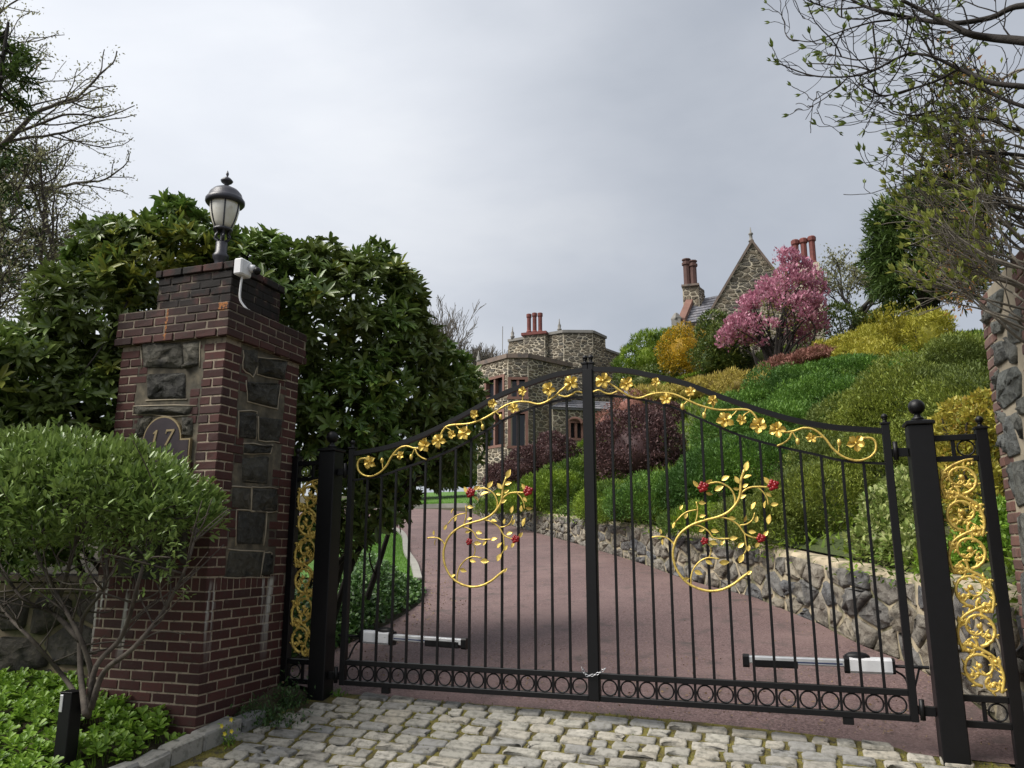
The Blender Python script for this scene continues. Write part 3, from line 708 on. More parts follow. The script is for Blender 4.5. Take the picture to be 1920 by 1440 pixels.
core.box(-3.695, -2.915, -.865, -.178, 3.354, 3.72); core.build('mortar_core', MAT['mortar'], gp)
bag = MB(); CH = .075; z = -.31
i = 0
while z < 1.0:
    course(gp, PX0, PX1, PY0, PY1, z + .006, z + CH - .005, i % 2, bag if z < .10 else None); z += CH; i += 1
zs = z                                         # soldier course
x = PX1
while x > PX0 + .05:
    brick_box(gp, x - .064, x + (.002 if x == PX1 else 0), PY0 - rng.uniform(0, .004), PY0 + .09, zs + .004, zs + .098, MAT['brick']); x -= .075
y = PY0 + .102
while y < PY1 - .05:
    brick_box(gp, PX1 - .09, PX1 + rng.uniform(0, .004), y, y + .064, zs + .004, zs + .098, MAT['brick']); y += .075
z = zs + .106; i = 0
while z + CH < 3.075:
    wide = (i // 4) % 2 == 0; lw = .315 if wide else .212
    course(gp, PX0, PX1, PY0, PY1, z + .006, z + CH - .005, i % 2, None, lw, .315 if not wide else .212)
    # far quoins of both faces
    q = .30 if (i // 3) % 2 else .19
    for (kk, w_) in ((0, .1), (1, q - .11)) if i % 2 else ((0, .2), (1, q - .21)):
        if w_ < .05: continue
        o_ = (0 if kk == 0 else (.111 if i % 2 else .211))
        brick_box(gp, PX0 + o_, PX0 + o_ + w_, PY0 - rng.uniform(-.002, .004), PY0 + .1, z + .006, z + CH - .005, MAT['brick'])
        brick_box(gp, PX1 - .1, PX1 + rng.uniform(-.002, .004), PY1 - o_ - w_, PY1 - o_, z + .006, z + CH - .005, MAT['brick'])
    z += CH; i += 1
for k in range(4):
    e_ = .046 if k == 0 else .04
    course(gp, PX0 - e_, PX1 + e_, PY0 - e_, PY1 + e_, 3.062 + k * .0735, 3.062 + k * .0735 + .063, k % 2)
for k in range(5):
    course(gp, -3.70, -2.91, -.87, -.17, 3.362 + k * .072, 3.362 + k * .072 + .062, (k + 1) % 2)
course(gp, -3.722, -2.888, -.892, -.148, 3.724, 3.788, 0)
MB().box(-3.69, -2.92, -.86, -.18, 3.722, 3.80, .01).build('cap_bed', MAT['pillar_mortar'], gp)
o = bag.build('bricks', MAT['brick'], gp); tag(o, kind='stuff')
MB().box(PX0 + .19, PX1 - .2, PY0 + .003, PY0 + .05, zs + .104, 3.055).build('mortar_panel', MAT['pillar_mortar'], gp)
MB().box(PX1 - .05, PX1 - .003, PY0 + .2, PY1 - .18, zs + .104, 3.055).build('mortar_panel', MAT['pillar_mortar'], gp)
right_st = [[(458, 658), (482, 658), (482, 685), (473, 703), (458, 689)], [(487, 673), (534, 678), (532, 710), (486, 701)], [(466, 717), (522, 722), (517, 762), (468, 751)],
            [(450, 774), (480, 776), (478, 821), (449, 819)], [(488, 784), (528, 788), (522, 827), (488, 823)], [(460, 833), (508, 835), (504, 849), (460, 849)],
            [(456, 861), (502, 857), (500, 905), (456, 903)], [(438, 915), (468, 917), (467, 953), (435, 951)], [(476, 917), (518, 919), (516, 957), (475, 957)],
            [(448, 960), (496, 963), (490, 1018), (446, 1018)], [(432, 1034), (490, 1036), (486, 1080), (425, 1080)], [(496, 1038), (508, 1040), (506, 1078), (490, 1078)]]
front_st = [[(270, 644), (340, 647), (343, 689), (272, 687)], [(344, 644), (374, 642), (371, 684), (347, 691)], [(279, 703), (345, 701), (345, 746), (279, 746)],
            [(258, 762), (358, 763), (352, 777), (256, 776)], [(342, 784), (362, 784), (360, 818), (345, 816)], [(262, 784), (285, 782), (270, 815), (256, 820)],
            [(262, 905), (350, 905), (350, 960), (264, 960)], [(258, 968), (300, 968), (300, 1040), (256, 1040)], [(306, 968), (350, 968), (346, 1060), (304, 1060)], [(250, 1050), (298, 1050), (296, 1085), (250, 1085)]]
mR = lambda V: np.column_stack([PX1 - .004 + V[:, 2], V[:, 0], V[:, 1]])
mF = lambda V: np.column_stack([V[:, 0], PY0 + .004 - V[:, 2], V[:, 1]])
def big(st, f=1.09):
    a = np.array(st, float); c = a.mean(0); return [tuple(c + (q - c) * f) for q in a]
for st in right_st:
    pl = [tuple(atX(px, py, PX1)[1:]) for px, py in big(st)]; stone_obj('stone', gp, mR, pl, .004, rng.uniform(.012, .03), rng, MAT['pillar_stone'], rings=3, rough=.55, cut=.055)
for st in front_st:
    pl = [(atY(px, py, PY0)[0], atY(px, py, PY0)[2]) for px, py in big(st)]; stone_obj('stone', gp, mF, pl[::-1], .004, rng.uniform(.012, .03), rng, MAT['pillar_stone'], rings=3, rough=.55, cut=.055)

def ribbon(st, unproj, mapf, parent, k):
    P = [np.array(unproj(px, py)) for px, py in st]; c = np.mean(P, axis=0); P = [c + (p - c) * 1.17 + rng.normal(0, .004, 2) for p in P]; n = len(P); i0 = rng.integers(n); pts = [P[(i0 + j) % n] for j in range(k + 1)]
    pts = [pts[0]] + [q for a, b in zip(pts[:-1], pts[1:]) for q in (a + (b - a) * .33 + rng.normal(0, .005, 2), a + (b - a) * .66 + rng.normal(0, .005, 2), b)]
    W3 = mapf(np.array([(q[0], q[1], .004) for q in pts])); MB().tube(W3, .0062, 5).build('ribbon_joint', MAT['pale_lit_mortar'], parent, smooth=True)
for st in right_st:
    if rng.random() < .8: ribbon(st, lambda a, b: atX(a, b, PX1)[1:], mR, gp, int(rng.integers(2, 5)))
for st in front_st[:4]: ribbon(st, lambda a, b: atY(a, b, PY0)[[0, 2]], mF, gp, int(rng.integers(1, 4)))

# right pillar, seen on its gate side
RX = 2.86; gq = root('gate_pillar', (RX + .5, -.52, 0), 'brightly lit fieldstone and brick gate pillar at the right edge of the picture', 'pillar')
MB().box(RX + .006, RX + 1.0, -1.04, 0, -.4, 3.1).build('mortar_core', MAT['pale_lit_mortar'], gq)
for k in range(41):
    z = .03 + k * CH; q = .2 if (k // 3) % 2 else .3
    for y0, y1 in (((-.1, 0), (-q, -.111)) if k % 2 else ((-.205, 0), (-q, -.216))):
        if y1 - y0 > .05: brick_box(gq, RX - rng.uniform(-.002, .004), RX + .1, y0, y1, z, z + .063, MAT['lit_brick'])
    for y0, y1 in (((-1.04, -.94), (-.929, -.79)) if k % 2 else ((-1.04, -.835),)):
        brick_box(gq, RX - rng.uniform(-.002, .004), RX + .1, y0, y1, z, z + .063, MAT['lit_brick'])
rst = [[(1859, 606), (1886, 595), (1879, 624), (1863, 626)], [(1865, 650), (1877, 638), (1891, 655), (1888, 673), (1869, 688)], [(1879, 697), (1903, 688), (1912, 702), (1912, 742), (1882, 766), (1872, 754), (1872, 723)],
       [(1885, 785), (1893, 780), (1912, 848), (1891, 858)], [(1899, 777), (1905, 773), (1914, 787), (1917, 827)], [(1900, 868), (1925, 862), (1930, 940), (1908, 950)], [(1912, 965), (1940, 960), (1945, 1050), (1918, 1060)],
       [(1918, 1075), (1950, 1070), (1955, 1160), (1924, 1170)], [(1852, 560), (1880, 540), (1876, 585), (1856, 598)], [(1893, 590), (1915, 570), (1915, 640), (1895, 645)]]
mQ = lambda V: np.column_stack([RX + .004 - V[:, 2], V[:, 0], V[:, 1]])
rst += [[(1846, 590), (1855, 570), (1856, 600), (1850, 612)], [(1884, 630), (1905, 650), (1906, 682), (1893, 680)], [(1866, 700), (1872, 692), (1868, 735)], [(1873, 770), (1884, 775), (1888, 800), (1880, 790)], [(1880, 812), (1887, 820), (1890, 850), (1884, 845)], [(1908, 750), (1925, 742), (1928, 775), (1912, 778)], [(1895, 866), (1899, 870), (1906, 940), (1898, 900)]]
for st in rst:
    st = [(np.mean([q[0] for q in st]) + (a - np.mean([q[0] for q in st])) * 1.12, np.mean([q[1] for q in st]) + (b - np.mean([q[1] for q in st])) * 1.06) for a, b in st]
    pl = [tuple(atX(px, py, RX)[1:]) for px, py in st]; stone_obj('stone', gq, mQ, pl[::-1], .004, rng.uniform(.015, .03), rng, MAT['lit_pillar_stone'], rings=3, rough=.35, cut=.1)

# house-number plaque
yq = PY0 - .032
def F2(px, py): p = atY(px, py, yq); return (p[0], yq, p[2])
cx, cz = F2(303, 824)[0], F2(303, 824)[2]; R_ = abs(F2(339, 824)[0] - cx); hw = abs(F2(356.5, 824)[0] - cx); zb = cz - .42
def plq(s):
    r = R_ - s; out = [(cx - hw + s, yq, zb + s), (cx - hw + s, yq, cz - s), (cx - r, yq, cz - s)]
    a0 = math.asin(min(1, s / r)); 
    for a in np.linspace(math.pi, 0, 18): out.append((cx + r * math.cos(a), yq, cz + (r * math.sin(a) if math.sin(a) * r > -s else -s)))
    return out + [(cx + r, yq, cz - s), (cx + hw - s, yq, cz - s), (cx + hw - s, yq, zb + s)]
pq = root('house_number_plaque', (cx, yq, zb), 'arched dark plaque with gilt rim and the number 17 on the brick pillar', 'plaque')
MB().prism(plq(0), (0, .028, 0)).build('rim', MAT['dull_gold'], pq)
MB().prism([(p[0], p[1] - .004, p[2]) for p in plq(.014)], (0, .03, 0)).build('plate', MAT['plaque'], pq)
def glyph(polys, ox, oz, s, name):
    mb = MB()
    for pl in polys: mb.prism([(ox + (u + .18 * v) * s, yq - .010, oz + v * s) for u, v in pl], (0, .007, 0))
    mb.build(name, MAT['dull_gold'], pq)
gzc = F2(297, 836)[2]
glyph([[(.0, 0), (.16, 0), (.16, 1), (.04, 1), (-.14, .82), (-.14, .74), (0, .80)], [(-.12, -.04), (.28, -.04), (.28, .045), (-.12, .045)]], cx - .085, gzc, .13, 'digit')
glyph([[(-.05, 1), (.60, 1), (.60, .90), (.24, 0), (.08, 0), (.43, .87), (-.05, .87)], [(-.05, .74), (.02, .74), (.02, .87), (-.05, .87)]], cx + .03, gzc, .13, 'digit')

# lantern on the pillar
lx_, ly_, lz_ = -3.345, -.52, 3.80
lp = root('pillar_lantern', (lx_, ly_, lz_), 'dark acorn-shaped lantern with frosted glass on top of the left pillar', 'lamp')
B0 = (lx_, ly_, 0)
MB().lathe(B0, [(.085, 3.795), (.085, 3.83), (.058, 3.86), (.05, 3.92), (.055, 3.97), (.072, 4.0), (.072, 4.025), (.054, 4.05), (.052, 4.15), (.03, 4.165), (.03, 4.17)], 20).build('base', MAT['lamp_metal'], lp, smooth=True)
MB().lathe(B0, [(.02, 4.16), (.02, 4.27)], 10).build('stem', MAT['lamp_metal'], lp)
for k in range(6):
    a = k * math.pi / 3 + .3; c, s_ = math.cos(a), math.sin(a)
    MB().tube(smooth_path([(lx_ + c * .03, ly_ + s_ * .03, 4.165), (lx_ + c * .075, ly_ + s_ * .075, 4.20), (lx_ + c * .055, ly_ + s_ * .055, 4.24), (lx_ + c * .085, ly_ + s_ * .085, 4.275)], 4), .009, 5).build('bracket', MAT['lamp_metal'], lp)
MB().lathe(B0, [(.06, 4.262), (.088, 4.268), (.088, 4.288), (.072, 4.292)], 20).build('collar', MAT['lamp_metal'], lp, smooth=True)
gl = [(.074, 4.290), (.098, 4.34), (.118, 4.40), (.130, 4.46), (.137, 4.53), (.137, 4.555)]
g_ = MB().lathe(B0, gl, 28).build('glass', MAT['lamp_glass'], lp, smooth=True)
for k in range(6):
    a = k * math.pi / 3 + .18; MB().tube([(lx_ + math.cos(a) * (r + .002), ly_ + math.sin(a) * (r + .002), z) for r, z in gl], .0075, 5).build('rib', MAT['lamp_metal'], g_)
MB().lathe(B0, [(.12, 4.535), (.165, 4.530), (.178, 4.548), (.178, 4.575), (.165, 4.592), (.158, 4.60), (.145, 4.64), (.115, 4.675), (.07, 4.70), (.028, 4.715), (.026, 4.715)], 28).build('roof', MAT['lamp_metal'], lp, smooth=True)
MB().lathe(B0, [(.027, 4.712), (.018, 4.735), (.05, 4.76), (.058, 4.775), (.035, 4.80), (.012, 4.815), (.008, 4.825), (.014, 4.84), (.012, 4.855), (.001, 4.885)], 16).build('finial', MAT['lamp_metal'], lp, smooth=True)

# white junction box with a sensor at the cap's corner
jb = root('junction_box', (-2.86, -.86, 3.64), 'white electrical box with black sensor and cable at the pillar cap corner', 'electrical box')
MB().box(-2.876, -2.79, -.905, -.76, 3.655, 3.80, .012).build('box', MAT['white_paint'], jb)
MB().tube([(-2.79, -.79, 3.735), (-2.755, -.775, 3.735)], [.035, .034], 12).build('sensor_neck', MAT['white_paint'], jb, smooth=True)
MB().ball((-2.735, -.77, 3.715), .036, 12).build('sensor', MAT['black_metal'], jb, smooth=True)
MB().tube(smooth_path([(-2.835, -.83, 3.66), (-2.845, -.83, 3.55), (-2.845, -.82, 3.45), (-2.80, -.79, 3.375), (-2.78, -.77, 3.36)], 5), .0095, 8).build('cable', MAT['white_paint'], jb, smooth=True)

# short black post in the bed
b_ = atY(125, 1405, -1.75); t_ = atY(126, 1297, -1.75)
bp = root('bed_post', (b_[0], -1.75, b_[2] - .2), 'short black square post standing in the ground cover at lower left', 'post')
MB().box(b_[0] - .058, b_[0] + .045, -1.80, -1.70, b_[2] - .25, t_[2], .004).build('shaft', MAT['black_metal'], bp)
MB().box(b_[0] - .048, b_[0] - .022, -1.806, -1.799, t_[2] - .12, t_[2] - .01, .002).build('face_plate', MAT['silver'], bp)
MB().box(b_[0] - .062, b_[0] + .049, -1.804, -1.696, t_[2], t_[2] + .008, .002).build('lid', MAT['black_metal'], bp)

# ------------------------------------------------------------------ the gate
hp, PI_, R0b, R0t, R1b, R1t = .046, .14, .2375, .2778, .3982, .4393
EE = hp + 15 * PI_; ST = .05
topc = [(667.5, 846), (724, 834.5), (776, 817.6), (828, 794), (880, 767), (932.5, 738), (984.6, 717), (1036.7, 699), (1091, 689)]
inc = [(668, 898), (711, 890.5), (750, 877), (802, 859), (854, 837), (906.5, 807), (958.5, 777), (1010.6, 757.6), (1062.7, 744.6), (1091, 742)]
def uz(px, py, Y=-.02): p = atY(px, py, Y); return (-p[0], p[2])
TOP = np.array([uz(*q) for q in topc])[::-1]; INN = np.array([uz(*q) for q in inc])[::-1]
TOP[0, 0] = INN[0, 0] = hp; TOP[-1, 0] = INN[-1, 0] = EE
def arc(A, n=40):
    P = smooth_path([(a, 0, b) for a, b in A], 8); return resample(P, n)[:, [0, 2]]
TOPs, INNs = arc(TOP), arc(INN)
vine = dict(paths=[
    ([(262, 765), (215, 770), (195, 800), (200, 850), (235, 885), (290, 895), (350, 870), (400, 820), (440, 750), (490, 695), (545, 678), (600, 692), (650, 695)], .0085),
    ([(610, 698), (625, 735), (655, 760), (690, 775)], .007),
    ([(790, 625), (800, 580), (830, 540), (880, 525), (1000, 515), (1100, 480), (1180, 435), (1260, 385), (1340, 360), (1420, 360), (1490, 375), (1550, 360), (1610, 320), (1660, 275), (1705, 240)], .0085),
    ([(1640, 310), (1690, 322), (1730, 310), (1770, 285), (1812, 292)], .0075),
    ([(375, 840), (372, 800)], .005), ([(440, 745), (475, 740), (495, 745)], .005), ([(605, 695), (590, 730), (582, 748)], .005), ([(830, 545), (860, 560), (875, 580)], .005),
    ([(900, 525), (920, 550), (950, 570)], .005), ([(1040, 500), (1040, 465)], .005), ([(1080, 490), (1090, 520)], .005), ([(1180, 435), (1172, 395)], .005), ([(1190, 432), (1215, 455)], .005),
    ([(1300, 372), (1320, 395)], .005), ([(1380, 360), (1385, 305)], .005), ([(1560, 358), (1575, 300)], .005)],
    flowers=[(290, 795, 48), (685, 675, 48), (785, 640, 50), (970, 585, 50), (1575, 270, 46), (1735, 225, 52), (510, 745, 30), (878, 595, 31), (1040, 450, 33), (1170, 375, 33), (1325, 405, 36), (1385, 285, 31)],
    buds=[(370, 782), (580, 757), (1095, 540), (1225, 468)])
def v2(q): return uz(620 + q[0] / 3.84, 660 + q[1] / 3.84, -.03)
def flower_mesh(r, rg):
    """open five-petalled gilt flower facing -Y"""
    mb = MB(); a0 = rg.uniform(0, 6.28)
    for k in range(5):
        a = a0 + k * 2 * math.pi / 5 + rg.normal(0, .08); L_ = r * rg.uniform(.9, 1.08); w_ = r * .80
        d = np.array([math.cos(a), 0, math.sin(a)]); s_ = np.array([-math.sin(a), 0, math.cos(a)]); f = np.array([0, -1.0, 0])
        rows = [(.06, .12, .08), (.35, .72, .24), (.68, 1.02, .36), (.92, .82, .30), (1.06, .30, .16)]; tp = rg.uniform(-.22, .3); V = []
        for t, wf, h in rows:
            for c in (-1, -.5, 0, .5, 1): V.append(d * L_ * t * (1 - .1 * abs(c) * (t > .8)) + s_ * w_ * .5 * wf * c + f * r * (h + tp * t + .20 * c * c - (.14 if c == 0 else 0) + rg.normal(0, .035) + .06 * (k % 2)))
        V2 = [p - f * .004 * -1 for p in V]
        mb.add(V, [(i * 5 + j, i * 5 + j + 1, i * 5 + j + 6, i * 5 + j + 5) for i in range(4) for j in range(4)])
        mb.add([np.array(p) + np.array([0, .003, 0]) for p in V], [(i * 5 + j + 5, i * 5 + j + 6, i * 5 + j + 1, i * 5 + j) for i in range(4) for j in range(4)])
    mb.ball((0, -r * .18, 0), r * .2, 8)
    return mb
def place(mb, name, mat, parent, c, smooth=True):
    me = bpy.data.meshes.new(name); me.from_pydata(mb.v, [], mb.f); me.update()
    return link(name, me, mat, parent, tuple(np.array(c) - WLOC[parent]), smooth=smooth)
def leaf_plate(L_, w_, ang, rg, tilt):
    mb = MB(); d = np.array([math.cos(ang), 0, math.sin(ang)]); s_ = np.array([-math.sin(ang), 0, math.cos(ang)]) * math.cos(tilt) + np.array([0, math.sin(tilt), 0]); f = np.cross(d, s_)
    V = []
    for t, wf, h in ((0, .02, 0), (.2, .7, .03), (.45, 1, .06), (.72, .72, .03), (1, .03, -.06)):
        for c in (-1, 0, 1): V.append(d * (t - .5) * L_ + s_ * w_ * .5 * wf * c + f * L_ * (h - .08 * (c == 0)))
    mb.add(V, [(i * 3 + j, i * 3 + j + 1, i * 3 + j + 4, i * 3 + j + 3) for i in range(4) for j in range(2)])
    mb.add([np.array(p) + f * .0025 for p in V], [(i * 3 + j + 3, i * 3 + j + 4, i * 3 + j + 1, i * 3 + j) for i in range(4) for j in range(2)])
    return mb
rose_paths = [
    ([(865, 1070), (800, 1120), (740, 1170), (660, 1215), (580, 1235), (500, 1230), (410, 1195), (340, 1135), (290, 1050), (268, 950), (275, 860), (310, 770), (370, 700), (450, 650), (550, 615), (640, 590), (720, 550), (780, 490), (820, 420), (835, 340), (842, 270), (875, 175)], .0095),
    ([(780, 490), (785, 420), (760, 350), (710, 305), (650, 285), (575, 300)], .007), ([(820, 420), (850, 370), (900, 335), (970, 325), (1060, 330)], .007),
    ([(970, 327), (1010, 370), (1040, 430), (1045, 485)], .005), ([(650, 590), (720, 605), (790, 650), (830, 710), (850, 740), (900, 765), (955, 777)], .0065),
    ([(845, 735), (848, 800), (850, 870), (828, 915)], .005), ([(810, 662), (870, 650), (915, 610), (935, 550)], .005), ([(450, 655), (510, 675), (560, 715), (590, 765), (640, 780), (735, 778)], .006),
    ([(395, 1180), (400, 1110), (425, 1040), (480, 975), (550, 945), (630, 957)], .006), ([(550, 945), (568, 900), (565, 850), (540, 815)], .0045),
    ([(285, 850), (260, 800), (210, 765), (150, 760), (108, 768)], .006), ([(455, 650), (475, 590), (485, 520), (478, 455)], .0055), ([(480, 525), (410, 540), (360, 570), (305, 630)], .005)]
rose_spots = [(540, 330, 44), (1092, 315, 44), (970, 775, 36), (525, 800, 30)]
rose_leaves = [(895, 145, 45, 65), (720, 250, 40, 40), (810, 265, 36, 125), (895, 238, 36, 15), (875, 315, 28, 20), (800, 343, 25, 175), (665, 338, 42, 20), (485, 300, 36, 120), (585, 283, 36, 30), (585, 385, 30, -30), (850, 410, 30, 25),
               (1045, 272, 36, 130), (1055, 395, 28, -45), (1020, 480, 30, 80), (1095, 480, 32, 10), (930, 490, 36, 75), (525, 465, 32, -10), (290, 660, 30, 60), (355, 505, 24, 70), (390, 580, 26, 60), (520, 580, 28, 5), (180, 715, 24, 100),
               (192, 808, 26, 85), (610, 712, 34, -5), (505, 705, 26, 20), (755, 600, 30, -15), (858, 605, 26, 80), (945, 610, 28, 70), (1045, 610, 42, 85), (905, 720, 32, 5), (755, 775, 34, 10), (595, 815, 36, -15), (665, 815, 26, 60),
               (810, 835, 34, 40), (870, 860, 28, 70), (1012, 735, 30, 50), (940, 830, 30, 65), (805, 950, 42, 60), (670, 985, 42, -5), (550, 985, 32, -25), (460, 1075, 36, -30), (360, 1130, 28, 20), (862, 1075, 26, 40)]
def r2(q): p = atY(780 + q[0] / 5.143, 860 + q[1] / 5.143, -.035); return np.array([p[0], p[2]])
rose_dx = atY(1319, 920, -.035)[0] - atY(885, 924, -.035)[0]
def gate_leaf(sg):
    side = 'left' if sg < 0 else 'right'; rg = np.random.default_rng(40 + sg)
    lab = {'left': 'left leaf of the black iron gate, hung beside the brick pillar with the lantern', 'right': 'right leaf of the black iron gate, beside the right stone pillar'}[side]
    G = root('gate_leaf', (sg * (EE + ST), 0, R0b), lab, 'gate'); M_ = MAT['black_metal']
    X = lambda u: sg * u
    def bx(u0, u1, y0, y1, z0, z1, c=.003):
        return MB().box(min(X(u0), X(u1)), max(X(u0), X(u1)), y0, y1, z0, z1, c)
    bx(EE, EE + ST, -.026, .026, R0b, 2.235).build('hinge_stile', M_, G)
    bx(.0015, hp, -.026, .026, R0b, 2.845).build('meeting_stile', M_, G)
    if sg < 0: MB().box(-.043, .038, -.036, -.027, R0b + .01, 2.80, .002).build('cover_strip', M_, G)
    bx(hp, EE, -.024, .024, R0b + .001, R0t).build('bottom_rail', M_, G); bx(hp, EE, -.022, .022, R1b, R1t).build('bottom_rail', M_, G)
    for A, h, nm in ((TOPs, .040, 'arched_rail'), (INNs, .017, 'inner_rail')):
        mb = MB(); V = []; n = len(A); y = .022 if nm == 'arched_rail' else .012
        for a, b in A:
            for yy, zz in ((-y, 0), (y, 0), (y, -h), (-y, -h)): V.append((X(a), yy, b + zz))
        F = [(i * 4 + j, i * 4 + (j + 1) % 4, (i + 1) * 4 + (j + 1) % 4, (i + 1) * 4 + j) for i in range(n - 1) for j in range(4)] + [(0, 1, 2, 3), tuple(4 * n - 4 + k for k in (3, 2, 1, 0))]
        mb.add(V, F).build(nm, M_, G)
    for i in range(1, 15):
        u = hp + PI_ * i; z1 = np.interp(u, INNs[:, 0], INNs[:, 1]) - .008
        bx(u - .0095, u + .0095, -.0095, .0095, R1t - .001, z1, .0015).build('picket', M_, G)
        bx(u - .009, u + .009, -.009, .009, R0t - .001, R1b + .001, .0015).build('picket', M_, G)
    for i in range(1, 16):
        MB().torus((X(hp + PI_ * (i - .5)), 0, (R0t + R1b) / 2), .0545, .0062, 'y', 24, 6, 1.3).build('ring', M_, G, smooth=True)
    for u, z in ((EE + ST / 2, 2.235), (.024, 2.845)):
        MB().box(X(u) - .032, X(u) + .032, -.032, .032, z, z + .014, .003).build('cap', M_, G)
        MB().lathe((X(u), 0, z + .013), [(.020, 0), (.014, .012), (.012, .022), (.02, .028)], 12).ball((X(u), 0, z + .013 + .045), .0225, 12).build('finial_ball', M_, G, smooth=True)
    bx(EE - .42, EE - .35, -.02, .02, R0b - .045, R0b + .002).build('stop_foot', M_, G)
    # gilt vine between the arched rails
    vn = MB()
    for pts, r in vine['paths']:
        vn.tube(smooth_path([(X(a), -.03, b) for a, b in map(v2, pts)], 5), r, 7)
    vn = vn.build('gilt_vine', MAT['gold'], G, smooth=True)
    for (a, b, r) in vine['flowers']:
        u, z = v2((a, b)); rr = r / 3.84 / 205 * 1.0
        place(flower_mesh(rr, rg), 'flower', MAT['gold'], vn, (X(u), -.038, z))
    for (a, b) in vine['buds']:
        u, z = v2((a, b)); mb = MB().ball((0, 0, 0), .016, 8, (1, 1, 1.7)); place(mb, 'bud', MAT['gold'], vn, (X(u), -.032, z))
    # gilt rose spray on the pickets
    dx = 0 if sg < 0 else rose_dx; rs = MB()
    for pts, r in rose_paths:
        rs.tube(smooth_path([(q[0] + dx, -.030 - r, q[1]) for q in map(r2, pts)], 4), r, 7)
    rs = rs.build('gilt_rose_spray', MAT['gold'], G, smooth=True)
    for (a, b, r) in rose_spots:
        q = r2((a, b)); rr = r / 5.143 / 215
        mb = MB().ball((0, 0, 0), rr * .8, 10)
        for k in range(9):
            an = k * 2.4; t = .45 + .5 * k / 9; c = np.array([math.cos(an) * rr * t * .9, -rr * (.75 - .35 * t), math.sin(an) * rr * t * .9])
            mb.ball(c, rr * .42, 6, (1, .6, 1))
        place(mb, 'rose', MAT['rose_red'], rs, (q[0] + dx, -.055, q[1]))
    for (a, b, L_, an) in rose_leaves:
        q = r2((a, b)); l = L_ * 2 / 5.143 / 215
        place(leaf_plate(l, l * .55, math.radians(an + rg.normal(0, 8)), rg, rg.normal(.15, .35)), 'leaf', MAT['gold'], rs, (q[0] + dx, -.045 + rg.uniform(-.006, .006), q[1]))
    return G
GL = gate_leaf(-1); GR = gate_leaf(1)

def gate_post(sg):
    x0, x1 = (2.305, 2.465) if sg > 0 else (-2.465, -2.305); xc = (x0 + x1) / 2; zg = float(gz(xc, 0)); M_ = MAT['black_metal']
    G = root('gate_post', (xc, 0, zg), 'square black ball-topped gate post nearer the %s' % ('right pillar, cut by the frame bottom' if sg > 0 else 'left pillar with the lantern'), 'gate post')
    yA, yB = -.08, .08
    MB().box(x0, x1, yA, yB, -.3, 2.215, .006).build('shaft', M_, G)
    MB().box(x0 - .014, x1 + .014, yA - .014, yB + .014, 2.215, 2.24, .006).add([(x0 - .012, yA - .012, 2.2395), (x1 + .012, yA - .012, 2.2395), (x1 + .012, yB + .012, 2.2395), (x0 - .012, yB + .012, 2.2395), (xc, 0, 2.268)], [(0, 1, 4), (1, 2, 4), (2, 3, 4), (3, 0, 4)]).build('cap', M_, G)
    MB().lathe((xc, 0, 2.255), [(.040, 0), (.042, .012), (.024, .026), (.020, .040), (.026, .05)], 18).ball((xc, 0, 2.255 + .095), .056, 18).build('finial_ball', M_, G, smooth=True)
    xi = x0 if sg > 0 else x1; xo = sg * (EE + ST)
    for z in (2.03, .31):
        a, b = sorted((xi, xo)); MB().box(a + .004, b - .004, -.03, .012, z - .03, z + .03, .003).build('hinge_arm', M_, G)
        MB().tube([(sg * (EE + ST + .022), -.035, z - .055), (sg * (EE + ST + .022), -.035, z + .075)], .017, 10).build('hinge_pin', M_, G, smooth=True)
    return G
for sg in (-1, 1): gate_post(sg)

def scroll_unit(mb, xc, z0, h, w, fl, rg):
    """one acanthus C-scroll, front relief in the XZ plane"""
    def sp(c, r0, turns, a0, dr, th):
        n = int(18 * turns); P = []
        for i in range(n + 1):
            t = i / n; a = a0 + dr * t * turns * 2 * math.pi; r = r0 * (1 - .86 * t)
            P.append((xc + fl * (c[0] + r * math.cos(a)) * w, -.012, z0 + (c[1] + r * math.sin(a)) * h))
        mb.tube(P, np.linspace(th, th * .55, len(P)), 6); mb.ball((P[-1][0], -.016, P[-1][2]), th * 1.5, 8); return P
    A = sp((.0, .52), .44, 1.35, -1.5, 1, .0125); B = sp((-.22, .12), .20, 1.2, 1.2, -1, .0105); C_ = sp((.26, .93), .17, 1.1, -1.6, -1, .0095)
    S_ = smooth_path([(xc - fl * .36 * w, -.012, z0 - .05 * h), (xc - fl * .44 * w, -.012, z0 + .35 * h), (xc - fl * .30 * w, -.012, z0 + .75 * h), (xc + fl * .1 * w, -.012, z0 + 1.0 * h), (xc + fl * .36 * w, -.012, z0 + 1.05 * h)], 6)
    mb.tube(S_, .011, 6); D_ = sp((.22, .34), .13, 1.1, .4, -1, .009); E_ = sp((-.30, .66), .12, 1.0, 2.2, 1, .009)
    for P, k in ((A, 2), (B, 3), (S_.tolist(), 2), (D_, 4), (E_, 4)):
        for i in range(1, len(P) - 1, k):
            p = np.array(P[i]); t = np.array(P[i + 1]) - np.array(P[i - 1]); t /= np.linalg.norm(t) + 1e-9; n = np.array([-t[2], 0, t[0]]) * (1 if rg.random() > .3 else -1)
            for j in range(3):
                q = p + n * (.008 + .007 * j) + t * .006 * j; q[0] = np.clip(q[0], xc - .47 * w, xc + .47 * w)
                mb.ball(q, .0098 - .0022 * j, 6, (1.1, .8, 1.1))
